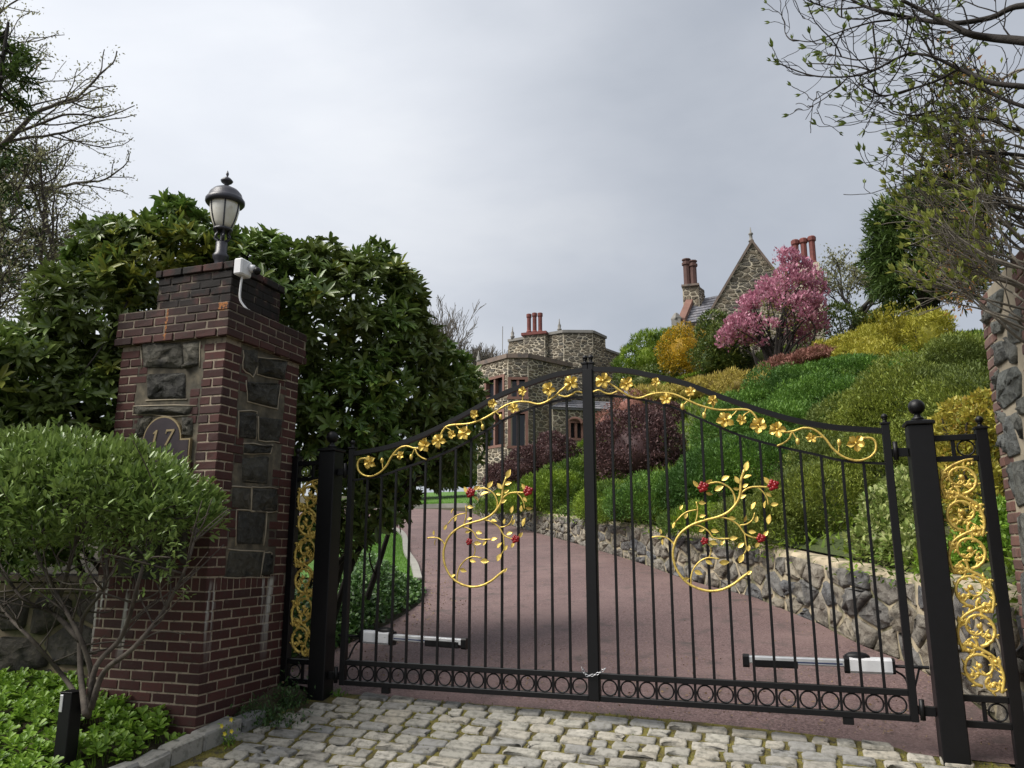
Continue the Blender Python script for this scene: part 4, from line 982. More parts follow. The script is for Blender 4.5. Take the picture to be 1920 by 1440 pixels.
def side_panel(sg):
    M_ = MAT['black_metal']; xa, xb = (2.470, 2.730); xn0, xn1 = 2.730, 2.802
    rg = np.random.default_rng(60 + sg)
    lab = 'narrow black side panel with gold scrollwork between gate post and %s' % ('right stone pillar' if sg > 0 else 'left brick pillar')
    G = root('side_panel', (sg * 2.6, 0, float(gz(sg * 2.6, 0))), lab, 'fence panel')
    def bx(a, b, y0, y1, z0, z1, c=.003): a, b = sorted((sg * a, sg * b)); return MB().box(a, b, y0, y1, z0, z1, c)
    if sg < 0: xn0, xn1 = 2.712, 2.772; xb = 2.712
    bx(xn0, xn1, -.036, .036, -.3, 2.17).build('post', M_, G); bx(xn0 - .006, xn1 + .006, -.042, .042, 2.17, 2.188).build('cap', M_, G)
    xc = sg * (xn0 + xn1) / 2
    MB().lathe((xc, 0, 2.187), [(.024, 0), (.015, .012), (.012, .026), (.02, .03)], 14).ball((xc, 0, 2.187 + .052), .0265, 14).build('finial_ball', M_, G, smooth=True)
    for z0, z1 in ((2.10, 2.14), (1.955, 1.992), (.385, .425), (.225, .265)): bx(xa - .002, xb + .001, -.02, .02, z0, z1).build('rail', M_, G)
    for zc in (2.046, .325):
        bx(xb - .155, xb - .131, -.012, .012, zc - .0625, zc + .0625).build('divider', M_, G); MB().torus((sg * (xb - .066), 0, zc), .053, .006, 'y', 22, 6, 1.3).build('ring', M_, G, smooth=True)
    z = .46; k = 0
    while z < 1.93:
        h = .27; mb = MB(); scroll_unit(mb, sg * (xa + xb) / 2, z, min(h, 1.955 - z), .27 if sg > 0 else .25, 1 if k % 2 else -1, rg)
        mb.build('gilt_scroll', MAT['gold'], G, smooth=True); z += h * .925; k += 1
for sg in (-1, 1): side_panel(sg)

# gate openers behind the leaves
def opener(a, b, sg, lab):
    A = np.array(a); B = np.array(b); G = root('gate_opener', tuple(A), lab, 'gate opener'); d = (B - A)
    def seg(t0, t1, hy, hz, mat, nm, dz=0.0, c=.006):
        p, q = A + d * t0, A + d * t1; mb = MB(); s_ = np.array([0, hy, 0]); u = np.array([0, 0, hz]); o_ = np.array([0, 0, dz]); V = []
        for e_ in (p, q):
            for i, j in ((-1, -.7), (-.7, -1), (.7, -1), (1, -.7), (1, .7), (.7, 1), (-.7, 1), (-1, .7)): V.append(e_ + o_ + s_ * i + u * j)
        mb.add(V, [(i, (i + 1) % 8, 8 + (i + 1) % 8, 8 + i) for i in range(8)] + [tuple(range(8))[::-1], tuple(range(8, 16))]); mb.build(nm, mat, G)
    seg(0, .275, .045, .052, MAT['white_paint'], 'motor_housing'); seg(-.02, .0, .042, .05, MAT['black_metal'], 'end_cap'); seg(.275, .31, .046, .056, MAT['black_metal'], 'end_cap')
    mb = MB(); p = A + d * .22 + np.array([0, 0, .052]); mb.lathe_sq(p, [(1, 0), (.95, .4), (.7, .8), (.3, 1), (.01, 1.02)], 16, (.085, .04, .035)); mb.build('cover_dome', MAT['black_metal'], G, smooth=True)
    seg(.31, .955, .03, .026, MAT['silver'], 'ram_tube', .010); seg(.32, .66, .0312, .007, MAT['blue_steel'], 'ram_groove', .004); seg(.62, .93, .034, .028, MAT['black_metal'], 'slide_cover', -.012); seg(.955, 1.0, .036, .044, MAT['black_metal'], 'end_cap')
    e_ = A - d / np.linalg.norm(d) * .02; pp = np.array([sg * 2.31, .13, A[2] + .005])
    MB().tube([tuple(e_), tuple((e_ + pp) / 2), tuple(pp)], .011, 8).build('bracket', MAT['black_metal'], G)
    MB().tube([tuple(pp - np.array([sg * .06, 0, 0])), (sg * 2.2, .1, A[2] - .14)], .007, 6).build('bracket', MAT['black_metal'], G)
    MB().tube(smooth_path([tuple(e_ + np.array([0, 0, -.03])), tuple(e_ + np.array([sg * .06, 0, -.08])), (sg * 2.17, .06, A[2] - .2)], 4), .008, 6).build('cable', MAT['black_metal'], G)
opener(atY(681, 1193, .16), atY(876, 1207, .13), -1, 'white and silver gate opener arm behind the left gate leaf')
opener(atY(1672, 1249, .16), atY(1393, 1238, .12), 1, 'white and silver gate opener arm behind the right gate leaf')

# chain round the meeting stiles
ch = root('chain', (0, -.04, .43), 'short bright steel chain looped round the meeting stiles at the bottom rail', 'chain')
pt = smooth_path([(-.085, -.03, .47), (-.07, -.045, .445), (-.045, -.052, .425), (0, -.056, .43), (.03, -.054, .44), (.06, -.05, .455), (.085, -.03, .475)], 5); pt = resample(pt, 11)
for i, p in enumerate(pt):
    t = pt[min(i + 1, 10)] - pt[max(i - 1, 0)]; an = math.atan2(t[2], t[0]); mb = MB()
    ring = [(.0135 * math.cos(a) * math.cos(an) - .008 * math.sin(a) * math.sin(an) * (1 if i % 2 else .25), .008 * math.sin(a) * (.2 if i % 2 else 1), .0135 * math.cos(a) * math.sin(an) + .008 * math.sin(a) * math.cos(an) * (1 if i % 2 else .25)) for a in np.linspace(0, 2 * math.pi, 13)]
    mb.tube([p + np.array(q) for q in ring], .0026, 5, cap=False); mb.build('link', MAT['chain_steel'], ch, smooth=True)

# ------------------------------------------------------------------ the stone house on the hill
rng = np.random.default_rng(77)
class House:
    def __init__(s, name, loc, label): s.o = root(name, loc, label, 'house'); s.st = []
    def face(s, A, B, z0, z1, ops=(), clips=(), cw=.34, ch=.175, back=.3):
        A = np.array(A[:2], float); B = np.array(B[:2], float); w = np.linalg.norm(B - A); d = (B - A) / w; n = np.array([d[1], -d[0]]); h = z1 - z0
        mp = lambda V: np.column_stack([A[0] + d[0] * V[:, 0] + n[0] * V[:, 2], A[1] + d[1] * V[:, 0] + n[1] * V[:, 2], z0 + V[:, 1]])
        ub = sorted({0, w, *[o[0] for o in ops], *[o[1] for o in ops]}); vb = sorted({0, h, *[o[2] for o in ops], *[o[3] for o in ops]}); mb = MB()
        for i in range(len(ub) - 1):
            for j in range(len(vb) - 1):
                um, vm = (ub[i] + ub[i + 1]) / 2, (vb[j] + vb[j + 1]) / 2
                if any(o[0] < um < o[1] and o[2] < vm < o[3] for o in ops): continue
                poly = [(ub[i], vb[j]), (ub[i + 1], vb[j]), (ub[i + 1], vb[j + 1]), (ub[i], vb[j + 1])]
                for p, q in clips: poly = clip_half(poly, p, q)
                if len(poly) < 3: continue
                mb.prism(mp(np.array([(a, b, 0) for a, b in poly])), (-n[0] * back, -n[1] * back, 0))
        mb.build('wall', MAT['house_mortar'], s.o)
        for p in cells(w, h, cw, ch, rng, .5):
            for q, k in clips: p = clip_half(p, q, k)
            if len(p) < 3: continue
            c = np.mean(p, axis=0)
            for o in ops:
                m_ = .11; e = (o[0] - m_, o[1] + m_, o[2] - m_, o[3] + m_)
                if max(a[0] for a in p) > e[0] and min(a[0] for a in p) < e[1] and max(a[1] for a in p) > e[2] and min(a[1] for a in p) < e[3]:
                    ds = [(c[0] - e[0], (e[0], 0), (1, 0)), (e[1] - c[0], (e[1], 0), (-1, 0)), (c[1] - e[2], (0, e[2]), (0, 1)), (e[3] - c[1], (0, e[3]), (0, -1))]
                    k = min(ds, key=lambda t: t[0]); p = clip_half(p, k[1], k[2])
                    if len(p) < 3: break
            if len(p) < 3 or area(p) < .012: continue
            V, F = stone(p, rng.choice([.018, .03, .045]), rng.uniform(.025, .05), rng, rings=1, cut=.1); s.st.append((mp(V), F))
        for o in ops: s.window(mp, *o)
    def window(s, mp, u0, u1, v0, v1, lights=1, arch=False):
        def bx(a, b, c, d, n0, n1): 
            V = mp(np.array([(u, v, n) for u in (a, b) for v in (c, d) for n in (n0, n1)])); return MB().add(V, [(0, 1, 3, 2), (4, 6, 7, 5), (0, 4, 5, 1), (2, 3, 7, 6), (0, 2, 6, 4), (1, 5, 7, 3)])
        g = bx(u0, u1, v0, v1, -.22, -.19).build('window', MAT['window_glass'], s.o); t = .13
        for q in ((u0 - t, u0 + .02, v0, v1), (u1 - .02, u1 + t, v0, v1), (u0 - t, u1 + t, v1, v1 + t), (u0 - t - .04, u1 + t + .04, v0 - t, v0)): bx(*q, -.2, .05).build('surround', MAT['brownstone'], g)
        for k in range(1, lights):
            u = u0 + (u1 - u0) * k / lights; bx(u - .06, u + .06, v0, v1, -.2, .02).build('mullion', MAT['brownstone'], g)
    def coping(s, pts, z, w=.3, h=.18, mat='coping_stone'):
        for i in range(len(pts) - 1):
            A, B = np.array(pts[i][:2]), np.array(pts[i + 1][:2]); d = (B - A) / np.linalg.norm(B - A); n = np.array([d[1], -d[0]])
            a, b = A + n * .1 - d * .02, B + n * .1 + d * .02; MB().prism([(*a, z), (*b, z), (*(b - n * w), z), (*(a - n * w), z)], (0, 0, h + .006 * (i % 2))).build('coping', MAT[mat], s.o)
    def finial(s, p, z, h=.55): MB().lathe((p[0], p[1], z), [(.10, 0), (.10, .12 * h), (.14, .2 * h), (.14, .28 * h), (.085, .34 * h), (.11, .62 * h), (.05, .8 * h), (.02, h * 1.3)], 10).build('finial', MAT['grey_coping'], s.o, smooth=True)
    def finish(s, most=300):
        sc = sorted(range(len(s.st)), key=lambda i: -np.ptp(pix(s.st[i][0]), axis=0).prod() * (1 if 895 < pix(s.st[i][0])[:, 0].mean() < 1545 and pix(s.st[i][0])[:, 1].mean() < 870 else .1))
        rest = MB()
        for r, i in enumerate(sc):
            V, F = s.st[i]
            if r < most:
                c = V.mean(0); me = bpy.data.meshes.new('stone'); me.from_pydata([tuple(p) for p in V - c], [], F); me.update(); link('stone', me, MAT['house_stone'], s.o, tuple(c - WLOC[s.o]))
            else: rest.add(V, F)
        if rest.v: tag(rest.build('stones', MAT['house_stone'], s.o), kind='stuff')
def zat(px, py, D): return atD(px, py, D)[2]
H = House('stone_house', tuple(np.append(atD(960, 940, 39)[:2], 2.6)), 'flat-roofed fieldstone house with a windowed bay and three red chimney pots')
P0, P1, P2, P3 = atD(897, 688, 39.9), atD(952, 671, 38), atD(990, 671, 38), atD(1071, 689, 40.2); zt = np.mean([p[2] for p in (P0, P1, P2, P3)]); zb = 2.2
def op(A, B, x0, x1, y0, y1, zb, lights=1):
    """opening from picture rows/columns on the face A-B"""
    D = (math.hypot(*(A[:2] - CAM[:2])) + math.hypot(*(B[:2] - CAM[:2]))) / 2; pa, pb = pix(A)[0][0], pix(B)[0][0]; w = np.linalg.norm(B[:2] - A[:2])
    return ((x0 - pa) / (pb - pa) * w, (x1 - pa) / (pb - pa) * w, zat((x0 + x1) / 2, y1, D) - zb, zat((x0 + x1) / 2, y0, D) - zb, lights)
o1 = [op(P0, P1, 913, 944, 712, 744, zb, 2), op(P0, P1, 913, 944, 776, 836, zb, 2), op(P0, P1, 921, 938, 880, 906, zb, 1)]
o2 = [op(P1, P2, 957, 985, 712, 744, zb, 2), op(P1, P2, 957, 985, 776, 836, zb, 2)]
H.face(P0, P1, zb, zt, o1); H.face(P1, P2, zb, zt, o2); H.face(P2, P3, zb, zt)
Pb = P0 + np.array([-1.0, 7, 0]); H.face(Pb, P0, zb, zt, cw=.5, ch=.4)
H.coping([Pb, P0, P1, P2, P3], zt, h=.22); H.finial(P0, zt + .2, .5)
Q0, Q1, Q2, Q3 = atD(954, 643, 46), atD(1056, 626, 44), atD(1111, 624, 44.2), atD(1135, 633, 45.6); zq = np.mean([p[2] for p in (Q0, Q1, Q2, Q3)]); zm = zt - 2.5
H.face(Q0, Q1, zm, zq); H.face(Q1, Q2, zm, zq); H.face(Q2, Q3, zm, zq); H.face(Q0 + np.array([-1, 6, 0]), Q0, zm, zq, cw=.6, ch=.5)
H.coping([Q0, Q1, Q2, Q3], zq, h=.16, mat='grey_coping'); H.finial(atD(961, 643, 45.8), zq + .15, .6); H.finial(atD(1049, 626, 44.3), zq + .15, .62)
R0, R1 = atD(1134, 657, 45.8), atD(1166, 669, 47.5); zr = (R0[2] + R1[2]) / 2; H.face(R0, R1, zr - 4, zr); H.coping([R0, R1], zr, h=.14, mat='grey_coping'); H.finial(R1, zr + .1, .5)
# roofs (flat) so the top is closed
MB().prism([(*p[:2], zt - .05) for p in (Pb, P0, P1, P2, P3, P3 + np.array([-2, 7, 0]))], (0, 0, .04)).build('flat_roof', MAT['slate'], H.o)
MB().prism([(*p[:2], zq - .05) for p in (Q0 + np.array([-1, 6, 0]), Q0, Q1, Q2, Q3, Q3 + np.array([-2, 6, 0]))], (0, 0, .04)).build('flat_roof', MAT['slate'], H.o)
# chimney
cA, cB = atD(982, 672, 44.6), atD(1022, 672, 44.2); zc0, zc1 = zt - 1.0, zat(1002, 628, 44.4)
H.face(cA, cB, zc0, zc1, back=.9); H.face(cB, cB + np.array([.3, 1.0, 0]), zc0, zc1)
dC = (cB - cA) / np.linalg.norm(cB - cA)
MB().prism([(*(cA + dC * -.12 + np.array([0, -.14, 0]))[:2], zc1), (*(cB + dC * .12 + np.array([0, -.14, 0]))[:2], zc1), (*(cB + dC * .12 + np.array([0, .95, 0]))[:2], zc1), (*(cA + dC * -.12 + np.array([0, .95, 0]))[:2], zc1)], (0, 0, .16)).build('chimney_cap', MAT['red_pot'], H.o)
for x in (992, 1002.5, 1013):
    c = atD(x, 628, 44.7); zt_ = zat(x, 587 if x > 995 else 589, 44.7) - zc1 - .16; MB().lathe((c[0], c[1], zc1 + .16), [(.17, 0), (.17, .12), (.125, .2), (.125, zt_ - .25), (.16, zt_ - .2), (.16, zt_ - .02), (.13, zt_), (.10, zt_), (.1, zt_ - .3)], 12).build('chimney_pot', MAT['red_pot'], H.o, smooth=False)
# low link with slate roof and arched window
L0, L1 = atD(1036, 770, 38.6), atD(1142, 775, 39.6); zl = (zat(1036, 766, 38.6) + zat(1142, 768, 39.6)) / 2; zlb = zl - 3.6
H.face(L0, L1, zlb, zl, [op(L0, L1, 1068, 1090, 794, 822, zlb, 2)], cw=.29, ch=.2)
aw = [atD(1079 + 14 * math.cos(a), 796 - 11 * math.sin(a), 39.0) for a in np.linspace(0, math.pi, 12)]
MB().tube([p + np.array([0, -.12, 0]) for p in aw], .09, 6).build('window_arch', MAT['brownstone'], H.o, smooth=True)
def slates(parent, E0, E1, T1, T0, rows, n, proud=.03):
    E0, E1, T1, T0 = map(np.array, (E0, E1, T1, T0)); nr = np.cross(E1 - E0, T0 - E0); nr /= np.linalg.norm(nr); nr *= np.sign(nr[2]) or 1
    MB().prism([E0, E1, T1, T0], -nr * .1).build('roof_deck', MAT['slate'], parent)
    for r in range(rows):
        t0, t1 = r / rows, (r + 1.12) / rows; a0, a1 = E0 + (T0 - E0) * t0, E0 + (T0 - E0) * min(t1, 1); b0, b1 = E1 + (T1 - E1) * t0, E1 + (T1 - E1) * min(t1, 1)
        for i in range(n):
            s0, s1 = max(0, (i + .5 * (r % 2) - .25 + .02) / n), min(1, (i + 1 + .5 * (r % 2) - .25 - .02) / n)
            MB().prism([a0 + (b0 - a0) * s0 + nr * .045, a0 + (b0 - a0) * s1 + nr * .045, a1 + (b1 - a1) * s1 + nr * .012, a1 + (b1 - a1) * s0 + nr * .012], -nr * .02).build('slate', MAT['slate'], parent)
nL = np.array([0, 1.9, .75])
slates(H.o, (*(L0[:2] + np.array([0, -.2])), zl), (*(L1[:2] + np.array([0, -.2])), zl), (*(L1[:2] + nL[:2]), zl + nL[2]), (*(L0[:2] + nL[:2]), zl + nL[2]), 4, 9)
H.finish()
ant = root('aerial_mast', tuple(atD(942, 672, 47)), 'thin pale mast rising left of the flat-roofed house', 'mast')
MB().tube([atD(942, 680, 47), atD(942.5, 612, 47)], .022, 6).build('pole', MAT['grey_coping'], ant)

G2 = House('gabled_house', tuple(np.append(atD(1420, 600, 44)[:2], 8.5)), 'steep stone gable with slate roof and tall red chimneys above the pink tree')
gA, gB, ap_ = atD(1335, 581, 42.6), atD(1502, 581, 43.4), atD(1418.75, 456, 43); w = np.linalg.norm(gB[:2] - gA[:2]); zb2 = gA[2] - 7; hA = ap_[2] - zb2; hE = gA[2] - zb2; sl = (hA - hE) / (w / 2)
ln = math.hypot(1, sl)
G2.face(gA, gB, zb2, ap_[2], clips=[((0, hE), (-sl / ln, 1 / ln)), ((w, hE), (sl / ln, 1 / ln))], cw=.42, ch=.22)
dg = (gB - gA); dg[2] = 0; dg /= np.linalg.norm(dg); ng = np.array([dg[1], -dg[0], 0]); apx = (gA + gB) / 2; apx[2] = ap_[2]
for e_ in (gA - dg * .12, gB + dg * .12):
    e2 = np.array([e_[0], e_[1], gA[2] - .2]); u = np.array([0, 0, .2])
    MB().prism([e2 + ng * .12, apx + ng * .12, apx + ng * .12 + u * 1.2, e2 + ng * .12 + u], -ng * .5).build('gable_coping', MAT['coping_stone'], G2.o)
MB().lathe(apx + ng * -.1 + np.array([0, 0, .15]), [(.16, 0), (.12, .1), (.085, .16), (.085, .38), (.13, .42), (.13, .48), (.05, .54), (.02, .85)], 10).build('finial', MAT['grey_coping'], G2.o, smooth=True)
bk = -ng * 7
for e_ in (gA, gB): slates(G2.o, e_ + np.array([0, 0, -.1]), e_ + bk + np.array([0, 0, -.1]), apx + bk, apx - ng * .3, 6, 8)
E0, E1, T0, T1 = atD(1284, 607, 42.2), atD(1341, 598, 43.2), atD(1303, 563, 44.6), atD(1352, 553, 45.6)
slates(G2.o, E0, E1, T1, T0, 9, 9)
G2.face(E0 + np.array([.05, .15, 0]), E1 + np.array([0, .15, 0]), E0[2] - 7, E0[2] - .05, cw=.42, ch=.22)
u = np.array([0, 0, .35]); MB().prism([E0 + u * .2 - dg * .35, T0 + u * .3 - dg * .35, T0 + u * 1.2 - dg * .35, E0 + u - dg * .35], dg * .38).build('gable_coping', MAT['brownstone'], G2.o)
kn = E0 - dg * .45; MB().box(kn[0] - .25, kn[0] + .25, kn[1] - .2, kn[1] + .3, kn[2] - 7, kn[2] + .25).build('kneeler', MAT['grey_coping'], G2.o); MB().lathe((kn[0], kn[1], kn[2] + .25), [(.3, 0), (.3, .08), (.12, .35), (.05, .4)], 4).build('kneeler_cap', MAT['grey_coping'], G2.o)
c0, c1 = atD(1281.5, 579, 44), atD(1311.5, 577, 44); zz0, zz1 = c0[2] - 7, zat(1296, 537, 44)
G2.face(c0, c1, zz0, zz1, back=.9, cw=.3, ch=.25); G2.face(c1, c1 + np.array([.25, .9, 0]), zz0, zz1)
cm = (c0 + c1) / 2; MB().box(cm[0] - .5, cm[0] + .5, cm[1] - .15, cm[1] + .95, zz1, zz1 + .12).build('chimney_cap', MAT['coping_stone'], G2.o)
for k, x in enumerate((1289, 1301)):
    c = atD(x, 536, 44.45); hh = zat(x, 489 if k == 0 else 492, 44.45) - zz1 - .12
    MB().lathe((c[0], c[1], zz1 + .12), [(.24, 0), (.24, .1), (.20, .16), (.20, hh - .32), (.27, hh - .26), (.27, hh - .12), (.2, hh - .08), (.2, hh), (.26, hh + .02), (.26, hh + .09), (.1, hh + .1)], 8).build('chimney_shaft', MAT['brown_pot'], G2.o)
d0, d1 = atD(1486, 510, 46), atD(1537, 506, 46); MB().box(d0[0], d1[0], d0[1] - .1, d0[1] + 1.0, d0[2] - 8, zat(1510, 494, 46)).build('chimney_base', MAT['house_mortar'], G2.o)
for x, yt in ((1494, 450), (1509.5, 447), (1525.5, 443)):
    c = atD(x, 494, 46.4); hh = zat(x, yt, 46.4) - zat(1510, 494, 46)
    MB().lathe((c[0], c[1], zat(1510, 494, 46)), [(.24, 0), (.24, .12), (.17, .2), (.175, hh - .35), (.24, hh - .27), (.25, hh - .06), (.2, hh), (.13, hh), (.12, hh - .3)], 8).build('chimney_shaft', MAT['red_pot'], G2.o)
G2.finish()

# ------------------------------------------------------------------ planting
TPL = {
    'diamond': ([(0, 0, 0), (.5, .5, .07), (1, 0, 0), (.5, -.5, .07)], [(0, 1, 2), (0, 2, 3)]),
    'long': ([(0, 0, 0), (.28, .42, .06), (.72, .40, .02), (1, 0, -.12), (.72, -.40, .02), (.28, -.42, .06)], [(0, 1, 2, 3), (0, 3, 4, 5)]),
    'spoon': ([(0, .06, 0), (.45, .26, .05), (.80, .50, .06), (1, .22, -.02), (1.0, -.22, -.02), (.80, -.50, .06), (.45, -.26, .05), (.5, 0, -.03)], [(0, 1, 7), (1, 2, 3, 7), (3, 4, 7), (4, 5, 6, 7), (6, 0, 7)]),
    'blade': ([(0, .5, 0), (.55, .35, .06), (1, 0, .02), (.55, -.35, .06), (0, -.5, 0)], [(0, 1, 2, 3, 4)]),
    'spike': ([(0, .5, 0), (1, 0, 0), (0, -.5, 0)], [(0, 1, 2)]),
}
def unit(a): return a / (np.linalg.norm(a, axis=-1, keepdims=True) + 1e-12)
class Leaves:
    def __init__(s): s.V = []; s.F = []; s.T = []; s.n = 0
    def add(s, B, D, L_, W_, tpl, rng, up=None):
        B = np.asarray(B, float); n = len(B)
        if n == 0: return s
        D = unit(np.asarray(D, float)); L_ = np.broadcast_to(L_, (n,)); W_ = np.broadcast_to(W_, (n,))
        U = np.array([0, 0, 1.0]) + rng.normal(0, .45, (n, 3)) if up is None else np.asarray(up, float)
        Sd = unit(np.cross(U, D)); Nn = np.cross(D, Sd); T, F = TPL[tpl]
        T = np.array(T); k = len(T)
        V = B[:, None] + D[:, None] * (T[None, :, 0:1] * L_[:, None, None]) + Sd[:, None] * (T[None, :, 1:2] * W_[:, None, None]) + Nn[:, None] * (T[None, :, 2:3] * L_[:, None, None])
        s.V.append(V.reshape(-1, 3)); base = s.n + np.arange(n) * k
        fl = np.array([i for f in F for i in f]); s.F.append((base[:, None] + fl[None]).ravel()); s.T.append(np.tile([len(f) for f in F], n)); s.n += n * k
        return s
    def solid(s, V, F):
        s.V.append(np.asarray(V, float)); s.F.append(np.array([i for f in F for i in f]) + s.n); s.T.append(np.array([len(f) for f in F])); s.n += len(V); return s
    def build(s, name, mat, parent=None, kind=None):
        V = np.concatenate(s.V) - (WLOC[parent] if parent is not None else 0)
        o = link(name, fast_mesh(name, V, np.concatenate(s.F), np.concatenate(s.T)), mat, parent)
        if kind: o['kind'] = kind
        return o
def lobes_sample(lobes, n, rng, lo=.80, hi=1.04, low=-.35, inner=.72):
    """points on the shell of a union of ellipsoids with their outward normals"""
    Lb = np.array(lobes, float); A = (Lb[:, 3] * Lb[:, 4] + Lb[:, 4] * Lb[:, 5] + Lb[:, 3] * Lb[:, 5]); pr = A / A.sum(); P = []; N = []; got = 0
    for _ in range(12):
        m = int(n * 1.6); i = rng.choice(len(Lb), m, p=pr); d = unit(rng.normal(size=(m, 3))); d = d[d[:, 2] > low]; i = i[:len(d)]
        r = rng.uniform(lo, hi, len(d)); q = Lb[i, :3] + d * Lb[i, 3:6] * r[:, None]; nn_ = unit(d / Lb[i, 3:6])
        keep = np.ones(len(q), bool)
        for k in range(len(Lb)):
            e = (((q - Lb[k, :3]) / Lb[k, 3:6]) ** 2).sum(1); keep &= ~((e < inner ** 2) & (i != k))
        P.append(q[keep]); N.append(nn_[keep]); got += keep.sum()
        if got >= n: break
    return np.concatenate(P)[:n], np.concatenate(N)[:n]
def clumps(lobes, k, f, rng, low=-.2):
    """small lobes dotted over big ones: gives light and dark clumps"""
    P, N = lobes_sample(lobes, k, rng, .82, .98, low, .8); out = []
    mr = np.array([min(l[3:6]) for l in lobes]); r0 = np.median(mr)
    for p in P:
        r = r0 * f * rng.uniform(.7, 1.35); out.append((*p, r * 1.15, r * 1.15, r * .85))
    return out
def lobe_px(px, py, D, rx, rz, ry=None):
    """ellipsoid seen at pixel (px,py) at horizontal distance D, pixel radii rx (across), rz (up), ry metres deep"""
    c = atD(px, py, D); s_ = depth(c) / FPX; return (*c, rx * s_, (ry if ry is not None else rx * s_), rz * s_)
def grow(out, tips, p, d, L_, r, lev, rng, par, rmin=.003):
    """recursive branch: appends polylines with radii; tips get (point, direction)"""
    n = 5; pts = [np.array(p, float)]; d = unit(np.array(d, float)); dd = d.copy()
    for i in range(n):
        dd = unit(dd + rng.normal(0, par['wig'], 3) + np.array(par['trop']) * .12); pts.append(pts[-1] + dd * L_ / n)
    r1 = max(r * par['taper'], rmin); out.append((np.array(pts), np.linspace(r, r1, n + 1), lev))
    if lev == 0: tips.append((pts[-1], dd)); return
    k = par['kids'][min(len(par['kids']) - 1, par['lev'] - lev)]
    for j in range(k):
        t = rng.uniform(.35, 1.0) if j else 1.0; i = min(n - 1, int(t * n)); q = pts[i] + (pts[i + 1] - pts[i]) * (t * n - i) if i < n else pts[-1]
        a = unit(np.cross(dd, rng.normal(size=3))); an = rng.uniform(*par['ang']) * (1 if j else .5)
        nd = unit(dd * math.cos(an) + a * math.sin(an)); grow(out, tips, q, nd, L_ * rng.uniform(*par['shrink']), max(r1 * (.95 if j == 0 else .75), rmin), lev - 1, rng, par, rmin)
def tubes(out, big=6):
    mb = MB()
    for pts, r, lev in out: mb.tube(pts, r, big if r[0] > .03 else (5 if r[0] > .012 else 3), cap=False)
    return mb
def bush(name, label, cat, lobes, n, mat, L_, W_, tpl='diamond', seed=0, k=60, f=.28, out=.55, upw=.35, low=-.45, core=True, stem=None, group=None, part='crown', jit=.5):
    rg = np.random.default_rng(seed); c = np.mean([l[:3] for l in lobes], axis=0); base = (c[0], c[1], float(landz(c[0], c[1])[0]))
    R = root(name, base, label, cat, group); lv = Leaves()
    if k > 150:
        c1 = clumps(lobes, 34, .46, rg, low); cl = c1 + clumps(list(lobes) + c1, k, f * 1.5, rg, low); P, N = lobes_sample(cl + list(lobes) * 6, n, rg, .78, 1.08, low - .1, .62)
    else:
        cl = clumps(lobes, k, f, rg, low); P, N = lobes_sample(cl + list(lobes), n, rg, .72, 1.06, low - .15, .7)
    D = unit(N * out + np.array([0, 0, upw]) + rg.normal(0, jit, P.shape)); ln = L_ * rg.uniform(.7, 1.25, len(P))
    lv.add(P, D, ln, ln * W_, tpl, rg)
    if core and k <= 150:
        for l in lobes:
            mb = MB().ball((0, 0, 0), 1.0, 14); V = np.array(mb.v) * np.array(l[3:6]) * .58 + np.array(l[:3]); V += rg.normal(0, min(l[3:6]) * .04, V.shape); lv.solid(V, mb.f)
    o = lv.build(part, MAT[mat], R)
    if stem:
        s_ = MB()
        for j in range(stem):
            q = P[rg.integers(len(P))]; b = np.array([c[0] + rg.normal(0, .1), c[1] + rg.normal(0, .1), base[2] - .1]); s_.tube(smooth_path([b, b + (q - b) * .5 + np.array([rg.normal(0, .1), rg.normal(0, .1), .1]), q], 4), np.linspace(.03, .008, 9), 5)
        s_.build('stem', MAT['bark'], R)
    return R

